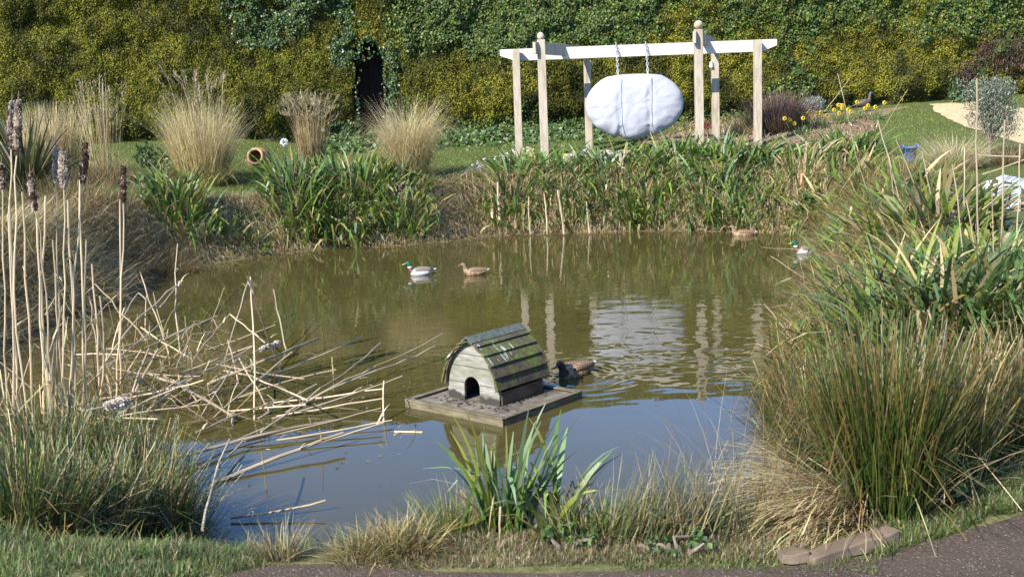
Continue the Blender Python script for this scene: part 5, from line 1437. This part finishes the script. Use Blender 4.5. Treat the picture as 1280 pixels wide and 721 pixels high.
leafy('green_shrub', 196, 222, 0.75, 0.75, 420, (0.06, 0.13), pcol(((0.06, 0.12, 0.03), 3), ((0.12, 0.18, 0.05), 1.5), ((0.45, 0.42, 0.28), 0.25)), 'small leafy green shrub with pale buds left of the largest golden grass', 'shrub', 0.6, lumps=10)
leafy('olive_tree', 1236, 205, 0.72, 1.0, 6500, (0.035, 0.075), pcol(((0.10, 0.12, 0.07), 3), ((0.19, 0.21, 0.15), 2), ((0.30, 0.32, 0.26), 0.8)), 'young grey-green olive tree on the sandy path at the right', 'tree', 0.28, trunk=0.025, base_lift=0.48, lumps=22)
leafy('leafy_shrub', 1205, 128, 0.9, 0.5, 500, (0.06, 0.12), pcol(((0.05, 0.09, 0.03), 3), ((0.12, 0.17, 0.07), 1)), 'dark low shrub at the hedge foot above the sandy path', 'shrub', 0.6, lumps=10)
leafy('bramble', 1165, 634, 0.28, 0.17, 120, (0.035, 0.07), pcol(((0.05, 0.09, 0.025), 3), ((0.12, 0.17, 0.04), 2), ((0.20, 0.19, 0.05), 0.6)), 'low bramble with rounded leaves below the rushes beside the path', 'bramble', 0.85, up=(0, -0.6, 0.2), lumps=9)
leafy('bramble', 1020, 275, 0.8, 0.45, 240, (0.06, 0.11), pcol(((0.05, 0.09, 0.025), 3), ((0.10, 0.15, 0.04), 2), ((0.16, 0.14, 0.04), 0.6)), 'dark bramble hanging over the water in the far right corner', 'bramble', 0.8, up=(0, -0.6, -0.2), lumps=9)
leafy('broadleaf_weed', 715, 682, 0.3, 0.09, 90, (0.02, 0.045), pcol(((0.06, 0.11, 0.03), 3), ((0.10, 0.17, 0.05), 2)), 'low patch of small round green leaves at the foot of the irises', 'weed', 0.9, up=(0, -0.5, 0.2), lumps=9, group='green weeds on the near bank')
leafy('broadleaf_weed', 850, 690, 0.34, 0.08, 90, (0.02, 0.04), pcol(((0.06, 0.11, 0.03), 3), ((0.10, 0.17, 0.05), 2)), 'low green weed patch below the leaning rushes', 'weed', 0.9, up=(0, -0.5, 0.2), lumps=9, group='green weeds on the near bank')
leafy('broadleaf_weed', 105, 678, 0.26, 0.10, 70, (0.03, 0.06), pcol(((0.06, 0.12, 0.03), 3), ((0.11, 0.19, 0.05), 2)), 'bright broad-leaved weed in the turf under the left rushes', 'weed', 0.9, up=(0, -0.5, 0.2), lumps=8, group='green weeds on the near bank')
leafy('red_leaved_plant', 885, 163, 0.35, 0.22, 120, (0.05, 0.1), pcol(((0.22, 0.04, 0.03), 3), ((0.12, 0.05, 0.03), 2)), 'small red-leaved plant behind the right posts', 'plant', 0.6, lumps=6)

# daffodils
DY = ((0.78, 0.62, 0.03), (0.85, 0.66, 0.04))
dl = ['leftmost daffodil clump, low in the mulch', 'small daffodil clump just right of the leftmost one', 'daffodil clump in front of the lavender', 'tall full daffodil clump with many blooms in the middle of the bed', 'daffodil clump touching the tall full one on its right',
      'daffodil clump in front of the standing bird', 'daffodil clump at the lawn end of the bed']
for i, (u, v, nf) in enumerate([(1000, 170, 5), (1008, 158, 4), (1026, 159, 5), (1049, 152, 8), (1060, 155, 4), (1073, 149, 4), (1094, 151, 5)]):
    g = G(u, v); z = hz(g[0], g[1])
    r = empty('daffodil_clump', (g[0], g[1], z), label=dl[i], cat='daffodils', group='daffodil clumps in the bed')
    mb = MB(); clump(mb, g[0], g[1], n=40, R=0.14, L=(0.18, 0.32), W=(0.012, 0.02), cols=[cw(GREEN, 3), cw(BLUEG, 2)], th=(0, 0.5), k=(0.1, 0.6), seg=3, prof='iris')
    mb.V = [q - np.array([g[0], g[1], z]) for q in mb.V]; mb.build('leaves', LEAF, r)
    for j in range((nf + 1) // 2 + 1):
        c_ = np.array([RNG.normal(0, 0.14), RNG.normal(0, 0.10), RNG.uniform(0.24, 0.42)])
        mb = MB()
        tube(mb, [(c_[0] * 0.5, c_[1] * 0.5, 0), c_ + np.array([0, 0.03, 0])], 0.006, 4, (0.07, 0.12, 0.03))
        a = np.arange(6) * PI / 3 + RNG.random()
        for q in a:
            dx = np.array([math.cos(q), 0.15, math.sin(q)]) * 0.052; sd_ = np.array([-math.sin(q), 0, math.cos(q)]) * 0.03
            mb.add([c_, c_ + dx * 0.6 + sd_, c_ + dx, c_ + dx * 0.6 - sd_], [(0, 1, 2, 3)], col=(0.62, 0.53, 0.06))
        tube(mb, [c_ + np.array([0, 0.005, 0]), c_ + np.array([0, -0.05, 0])], [0.02, 0.032], 8, (0.62, 0.40, 0.02), cap=False)
        mb.build('flower', LEAF, r)

# ================================================================== CATTAILS AND DEAD REED STEMS
REED = mat_leaf('dead_reed', 0.55, 0.35, 0.0)
def seedhead(root, a, b, r, seed, fluffy=0.5, name='seed_head'):
    a = np.asarray(a, float); b = np.asarray(b, float)
    n_ = 14; t = np.linspace(0, 1, n_); rgh = np.random.default_rng(seed)
    pts = a + (b - a) * t[:, None]
    rad = r * (0.25 + 0.75 * np.sin(PI * np.clip(t * 0.93 + 0.03, 0, 1)) ** 0.45) * (1 + rgh.normal(0, 0.12, n_))
    col = np.where((rgh.random(n_) < fluffy)[:, None], np.array([[0.36, 0.27, 0.18]]), np.array([[0.085, 0.045, 0.028]])) * (1 + rgh.normal(0, 0.15, (n_, 1)))
    mb = MB(); tube(mb, pts, rad, 10, col)
    m = 520
    i = rgh.random(m); p_ = a + (b - a) * i[:, None]
    az = rgh.uniform(0, 6.28, m)
    d, s, u = frame_of(b - a)
    out = np.cos(az)[:, None] * s + np.sin(az)[:, None] * u
    rr = np.interp(i, t, rad)
    pale = vn(i * 5 + seed, az * 0.6, 1.3, 3) < fluffy * 1.0
    cc = np.where(pale[:, None], np.array([[0.72, 0.63, 0.52]]) if fluffy > 1 else np.array([[0.52, 0.44, 0.37]]), np.array([[0.12, 0.065, 0.04]])) * (1 + rgh.normal(0, 0.2, (m, 1)))
    cc = np.clip(cc, 0.02, 0.8)
    kites(mb, p_ + out * (rr * rgh.uniform(0.85, 1.2, m))[:, None], np.cross(out, rgh.normal(0, 1, (m, 3))), rgh.uniform(0.012, 0.03, m), cc, asp=0.6, rg=rgh, up=tuple(-d), spread=0.8)
    tip = b + (b - a) / np.linalg.norm(b - a) * 0.07
    tube(mb, [b, tip], [0.006, 0.002], 5, (0.22, 0.16, 0.1))
    mb.build(name, STRAW, root)
def scol(n, seed, dark=False):
    rgh = np.random.default_rng(seed)
    c = np.array([0.38, 0.295, 0.185]) * rgh.uniform(0.65, 1.25) if not dark else np.array([0.06, 0.04, 0.025])
    return np.clip(c[None] * (1 + rgh.normal(0, 0.13, (n, 1))), 0.02, 0.7)
def stalk_pts(a, b, seed, n=9, bend=0.02):
    rgh = np.random.default_rng(seed); t = np.linspace(0, 1, n)
    L = np.linalg.norm(b - a); off = rgh.normal(0, bend * L, 3)
    return a + (b - a) * t[:, None] + off[None] * (np.sin(PI * t))[:, None] + rgh.normal(0, 0.0042 * L, (n, 3)) * np.sin(PI * t)[:, None] ** 0.5
def cattail(ut, vt, ub, vb, head_px, r, label, seed, dep=None, fluffy=0.5, thick=0.009, leaf=True):
    b = P(ub, vb, 0.12)
    if dep: b = D(ub, vb, dep)
    y = b[1]
    t = D(ut, vt, y + 0.05)
    gz = hz(b[0], b[1]); b = np.array([b[0], b[1], min(b[2], max(gz, -0.2))])
    root = empty('cattail', b, label=label, cat='cattail', group='upright cattails by the left bank')
    pts = stalk_pts(b * 0, t - b, seed, 10, 0.012)
    mb = MB(); s_ = y / 1400
    hl = head_px * s_
    L = np.linalg.norm(t - b); f = 1 - hl / L
    tube(mb, pts, np.linspace(thick, thick * 0.55, 10), 6, scol(10, seed))
    mb.build('stem', REED, root)
    hp_ = pts[-1]; lo = b * 0 + (t - b) * f
    lo = np.array([np.interp(f, np.linspace(0, 1, 10), pts[:, q]) for q in range(3)])
    if head_px: seedhead(root, lo, hp_, r, seed, fluffy)
    if leaf:
        mb = MB(); n = 2
        cb, ct = pick_cols([cw(STR, 2), cw(PALE, 2)], n, RNG)
        ribbons(mb, np.tile([0, 0, 0.05], (n, 1)), RNG.uniform(0, 6.28, n), RNG.uniform(0.02, 0.12, n), RNG.uniform(0.05, 0.3, n), RNG.uniform(0.5, 1.2, n), RNG.uniform(0.012, 0.02, n), cb, ct, 6, 'iris', kink=0.5, rg=RNG)
        mb.build('dead_leaf', STRAW, root)
    return root
CT = [(15, 126, 21, 530, 62, 0.023, 'leftmost tall cattail with a ragged brown head'), (23, 125, 33, 535, 70, 0.026, 'tall cattail whose head touches the leftmost one'),
      (38, 216, 62, 530, 48, 0.022, 'cattail with a slim head hanging below the two tallest'), (70, 186, 66, 525, 44, 0.024, 'cattail with a small pale head left of the fluffy twin head'),
      (78, 190, 72, 528, 46, 0.029, 'cattail with a thick fluffy twin head'), (107, 178, 78, 520, 56, 0.025, 'cattail with a brown pointed head leaning right'), (154, 207, 139, 480, 48, 0.024, 'lone cattail with a dark narrow head furthest from the left edge'),
      (2, 205, 8, 520, 30, 0.022, 'short cattail cut by the left edge')]
for i, (ut, vt, ub, vb, hpx, r, lab) in enumerate(CT):
    cattail(ut, vt, ub, vb, hpx, r, lab, 100 + i, fluffy=[0.55, 0.5, 0.35, 0.75, 0.75, 0.25, 0.15, 0.5][i])
# headless upright stalks
def reed(pts, r, label, group, seed, dark=False, name='reed_stem', cat='reed stem'):
    pts = [np.asarray(p, float) for p in pts]
    o0 = pts[0]
    mb = MB()
    for i in range(len(pts) - 1):
        q = stalk_pts(pts[i] - o0, pts[i + 1] - o0, seed + i, 7, 0.014)
        f0 = 1 - 0.35 * i / len(pts); f1 = 1 - 0.35 * (i + 1) / len(pts)
        tube(mb, q, np.linspace(r * f0, r * f1, 7), 6, scol(7, seed + i, dark))
    if len(pts) and r > 0.007 and name == 'reed_stem':
        rq = np.random.default_rng(seed); k_ = int(rq.integers(1, 4))
        f_ = rq.random(k_); bb = (pts[0] + (pts[1] - pts[0]) * f_[:, None]) - o0
        cb, ct = pick_cols([cw(STR, 2), cw(PALE, 2), cw(BRN, 1)], k_, rq)
        ribbons(mb, bb, rq.uniform(0, 6.28, k_), rq.uniform(0.3, 1.4, k_), rq.uniform(0.5, 2.2, k_), rq.uniform(0.08, 0.28, k_), rq.uniform(0.008, 0.016, k_), cb, ct, 5, 'grass', kink=0.5, rg=rq)
    o = mb.build(name, REED, None, loc=(0, 0, 0)); o.location = o0
    return tag(o, label, cat, group)
UPS = [(28, 240, 40, 525), (46, 262, 52, 530), (57, 245, 60, 520), (85, 250, 92, 520), (100, 215, 103, 510), (92, 330, 80, 520), (108, 300, 100, 505), (125, 370, 118, 480), (150, 250, 146, 470), (12, 250, 18, 540), (66, 300, 85, 500), (115, 330, 122, 470)]
for i, (ut, vt, ub, vb) in enumerate(UPS):
    b = P(ub, vb, 0.1); b[2] = min(0.1, max(hz(b[0], b[1]), -0.2)); t = D(ut, vt, b[1] + 0.1 * math.sin(i * 2.3))
    reed([b, t], 0.0095, 'headless upright dead reed stalk among the cattails on the left', 'headless reed stalks among the cattails', 200 + i * 5)
# fallen, broken stems over the water: pixel ends with heights above the water
F = [((200, 493, .02), (243, 468, .12), (316, 433, .22)), ((200, 383, .35), (228, 351, .45)), ((225, 440, .0), (222, 305, .75)), ((282, 447, .02), (310, 352, .5), (319, 373, .38)), ((318, 533, -.05), (313, 345, 1.05)),
     ((361, 447, -.05), (342, 362, .45)), ((200, 425, .1), (271, 395, .2)), ((240, 452, .05), (288, 392, .28)), ((220, 460, .03), (239, 418, .22), (265, 415, .2)), ((260, 480, .02), (330, 450, .12), (398, 423, .12)),
     ((331, 428, .15), (288, 393, .3)), ((250, 523, -.02), (298, 446, .3), (336, 513, .02)), ((263, 526, -.02), (365, 440, .3)), ((187, 467, .12), (291, 520, .05), (290, 541, -.05)), ((318, 476, .02), (453, 420, .2)),
     ((326, 540, .0), (400, 485, .12), (476, 428, .28)), ((356, 516, .0), (470, 457, .12), (553, 417, .25)), ((366, 513, .0), (470, 463, .1), (544, 432, .14)), ((323, 523, .0), (396, 480, .1)), ((340, 523, .0), (503, 470, .15)),
     ((480, 537, -.06), (480, 476, .28)), ((346, 520, .0), (478, 498, .1)), ((300, 553, .02), (476, 510, .12)), ((346, 550, .0), (490, 525, .04)), ((376, 560, .01), (480, 528, .08)), ((417, 473, -.05), (415, 446, .15)),
     ((200, 577, .08), (304, 549, .05), (427, 524, .06)), ((262, 606, .0), (429, 541, .10)), ((253, 662, .35), (287, 549, .42)), ((288, 647, .02), (407, 625, .08)), ((218, 623, .12), (304, 551, .06)), ((57, 393, .4), (83, 357, .55)),
     ((97, 420, .2), (172, 344, .5)), ((122, 468, .1), (229, 351, .6)), ((212, 445, -.02), (175, 340, .7)), ((183, 426, .1), (119, 355, .5), (103, 370, .45)), ((125, 459, .05), (240, 408, .25)), ((147, 415, .15), (173, 366, .4), (183, 375, .36)),
     ((239, 448, .0), (176, 409, .25)), ((169, 490, .05), (198, 436, .35)), ((164, 495, .05), (186, 436, .35)), ((60, 445, .1), (78, 382, .5)), ((121, 440, .0), (111, 373, .35)), ((94, 443, .05), (153, 443, .08)), ((184, 501, .05), (225, 473, .15)),
     ((182, 515, .03), (240, 473, .18)), ((140, 460, .0), (250, 470, .08)), ((330, 505, .0), (478, 486, .1)), ((290, 500, .0), (420, 462, .12)), ((245, 540, .03), (345, 500, .1)), ((205, 470, .05), (255, 500, .05)), ((150, 520, .1), (262, 505, .06)), ((215, 575, .06), (330, 535, .05)), ((298, 480, .0), (285, 425, .2)), ((110, 480, .1), (205, 400, .4))]
FG = 'fallen reed stems over the water'
_r = np.random.default_rng(44)
for i in range(14):                      # more of the tangle round the feet of the cattails
    u0, v0 = _r.uniform(70, 290), _r.uniform(420, 525)
    a_ = _r.uniform(-0.9, 0.5); ln_ = _r.uniform(40, 120)
    F.append(((u0, v0, 0.0), (u0 + ln_ * math.cos(a_), v0 + ln_ * math.sin(a_) * 0.8, _r.uniform(0.05, 0.3))))
for i, pts in enumerate(F):
    q = [P(u, v, z) for u, v, z in pts]
    sz = np.linalg.norm(q[-1] - CAM)
    r = 0.0082 if i not in (9, 13, 26, 39, 40, 27) else 0.014
    lab = 'thick pale fallen reed stem in the tangle at the left of the pond' if r > 0.01 else ('bent dead reed stem folded over in the tangle at the left of the pond' if len(pts) == 3 else 'thin straight dead reed stem in the tangle at the left of the pond')
    if i == 28: lab = 'bright pale reed leaning alone against the near left bank'
    if i == 29: lab = 'short pale reed lying flat on blue water near the grey-green tuft'
    if i == 20: lab = 'short upright reed stub left of the duck house platform'
    reed(q, r, lab, FG, 300 + i * 7)
reed([P(355, 473, -.05), P(311, 340, .75)], 0.008, 'dark brown reed stalk standing behind the tangle', FG, 901, dark=True)
reed([P(493, 539.5, .005), P(528, 540, .005)], 0.009, 'floating piece of reed beside the duck house platform', FG, 905)
# a litter of small broken pieces nobody would count, between the reed bases
mb = MB(); n = 420
uu = RNG.uniform(0, 290, n); vv = 400 + RNG.uniform(0, 130, n) + 0.12 * uu * 0
pb = np.array([P(a, b, 0.03) for a, b in zip(uu, vv)])
cb, ct = pick_cols([cw(STR, 3), cw(PALE, 2), cw(BRN, 3), cw(DKBRN, 1)], n, RNG)
ribbons(mb, pb, RNG.uniform(0, 6.28, n), RNG.uniform(0.4, 1.6, n), RNG.uniform(-0.3, 0.6, n), RNG.uniform(0.15, 0.6, n), RNG.uniform(0.006, 0.013, n), cb, ct, 4, 'stem', kink=0.25, rg=RNG, zmin=0.004)
tag(mb.build('reed_litter', STRAW), 'litter of snapped reed leaves at the foot of the cattails', 'reed litter', kind='stuff')
# fallen seed heads
for i, (ua, va, ub, vb, z, lab) in enumerate([(325, 437, 350, 428, .16, 'fallen cattail head caught in the reed tangle'), (131, 508, 162, 501, .66, 'burst white seed head on the left rushes'), (186, 330, 208, 322, .12, 'pale seed head lying at the foot of the left bank')]):
    a, b = P(ua, va, z), P(ub, vb, z)
    r = empty('fallen_seed_head', (a + b) / 2, label=lab, cat='seed head', group='fallen cattail heads')
    seedhead(r, a - (a + b) / 2, b - (a + b) / 2, 0.029 if i == 1 else 0.025, 77 + i, 1.6)
    mb = MB(); dd = (b - a) / np.linalg.norm(b - a); tube(mb, [(a - b) / 2 - dd * 0.12, (a - b) / 2 + dd * 0.03], 0.006, 5, (0.4, 0.3, 0.2)); mb.build('stem', REED, r)
# pale dead stalks on the far bank
FS = [(625, 292, 622, 228), (663, 293, 661, 246), (684, 293, 680, 242), (705, 293, 697, 238), (737, 292, 733, 252), (770, 284, 783, 178), (772, 284, 763, 240), (345, 305, 346, 247), (665, 290, 634, 268), (612, 292, 624, 268)]
for i, (ub, vb, ut, vt) in enumerate(FS):
    b = P(ub, vb, 0.02); t = D(ut, vt, b[1] + 0.25)
    reed([b, t], 0.022 if i in (0, 3, 7) else 0.015, ('tall thin bleached stalk leaning in front of the white cover' if i == 5 else 'thick pale hanging stalk left of the bright iris leaves' if i == 7 else 'bleached dead stalk standing at the far waterline below the iris bed'), 'bleached stalks on the far bank', 1000 + i * 3, name='dead_stalk', cat='dead stalk')
# tall dead reeds on the right
RS = [((1133, 300, 12), (1097, 150, 12)), ((1150, 320, 11.5), (1128, 255, 11.5)), ((1226, 300, 9.5), (1221, 98, 9.5)), ((1276, 196, 9.4), (1222, 194, 9.5)), ((1228, 218, 9.5), (1285, 198, 9.3)), ((1253, 310, 9.0), (1256, 150, 9.0)),
      ((1225, 300, 9.5), (1208, 250, 9.5)), ((1208, 270, 11), (1206, 185, 11)), ((1228, 262, 9.5), (1268, 228, 9.3)), ((1125, 240, 12), (1108, 185, 12)), ((1160, 270, 12), (1120, 175, 12)), ((1050, 240, 15), (1135, 112, 14)), ((1100, 215, 15), (1047, 92, 15)), ((1030, 140, 17), (1062, 98, 17)), ((1205, 300, 9.6), (1190, 205, 9.6)),
      ((1272, 330, 8.5), (1275, 180, 8.5)), ((1245, 320, 9), (1240, 240, 9)), ((1170, 280, 11.5), (1152, 190, 11.5))]
for i, (a, b) in enumerate(RS):
    A_, B_ = D(a[0], a[1], a[2]), D(b[0], b[1], b[2])
    if i not in (3, 4, 8, 13):
        gz = hz(A_[0], A_[1]); A_ = np.array([A_[0], A_[1], gz - 0.03]) if A_[2] - gz < 0.9 else A_
    lab = {2: 'tallest straight straw reed in front of the olive tree', 1: 'thick pale broken reed on the right bank', 3: 'snapped reed hanging level before the white chair', 5: 'thick straw reed in front of the side table', 11: 'long thin grass stem arching across the lawn edge', 12: 'thin grass stem leaning left across the daffodil bed'}.get(i, 'dry straw reed standing on the right bank')
    reed([A_, B_], 0.0085 if i in (1, 2, 5) else (0.004 if i in (11, 12, 13) else 0.006), lab, 'dry reeds on the right bank', 1200 + i * 3)
# thin stems over the right of the water
for i, (a, b) in enumerate([((1020, 357, .15), (963, 320, .5)), ((1040, 312, .2), (952, 309, .25)), ((1025, 375, .2), (935, 386, .25)), ((1010, 372, .1), (1000, 300, .5)), ((985, 470, .1), (970, 402, .5)), ((1005, 445, .2), (955, 380, .6))]):
    reed([P(*a), P(*b)], 0.0035, 'thin dry stem arching from the right bank over the water', 'thin stems over the water on the right', 1400 + i * 3)
# one broad pale iris leaf standing in the water at the right
plant('iris_shoot', 0, 0, [('leaf', LEAF, [dict(n=3, R=0.03, L=(0.55, 0.75), W=(0.025, 0.035), cols=[cw(YELG, 1)], th=(0.0, 0.1), k=(0, 0.2), seg=5, prof='iris', zf=-0.08)])], 'single pale iris shoot standing in the water before the right rushes', 'iris', None, at=tuple(P(972, 470, 0)[:2]) + (0,))
reed([P(1096, 634, .70), D(1180, 540, 5.6), D(1290, 425, 6.2)], 0.007, 'long brown dead stalk leaning right across the rushes beside the path', 'dry reeds on the right bank', 1600)
# scraps of leaf and seed fluff afloat round the reeds
mb = MB(); n = 150
pb = np.array([P(a, b, 0.005) for a, b in zip(RNG.uniform(150, 520, n), RNG.uniform(415, 610, n))])
cb, _ = pick_cols([cw(STR, 3), cw(PALE, 2), cw(BRN, 3)], n, RNG)
kites(mb, pb, np.array([0, 0, 1.0]) + RNG.normal(0, 0.08, (n, 3)), RNG.uniform(0.015, 0.06, n), cb, asp=0.35, fold=0.1, rg=RNG, up=(1, 0, 0), spread=1.0)
tag(mb.build('floating_debris', STRAW), 'scraps of dead leaf floating among the fallen reeds', 'floating debris', kind='stuff')
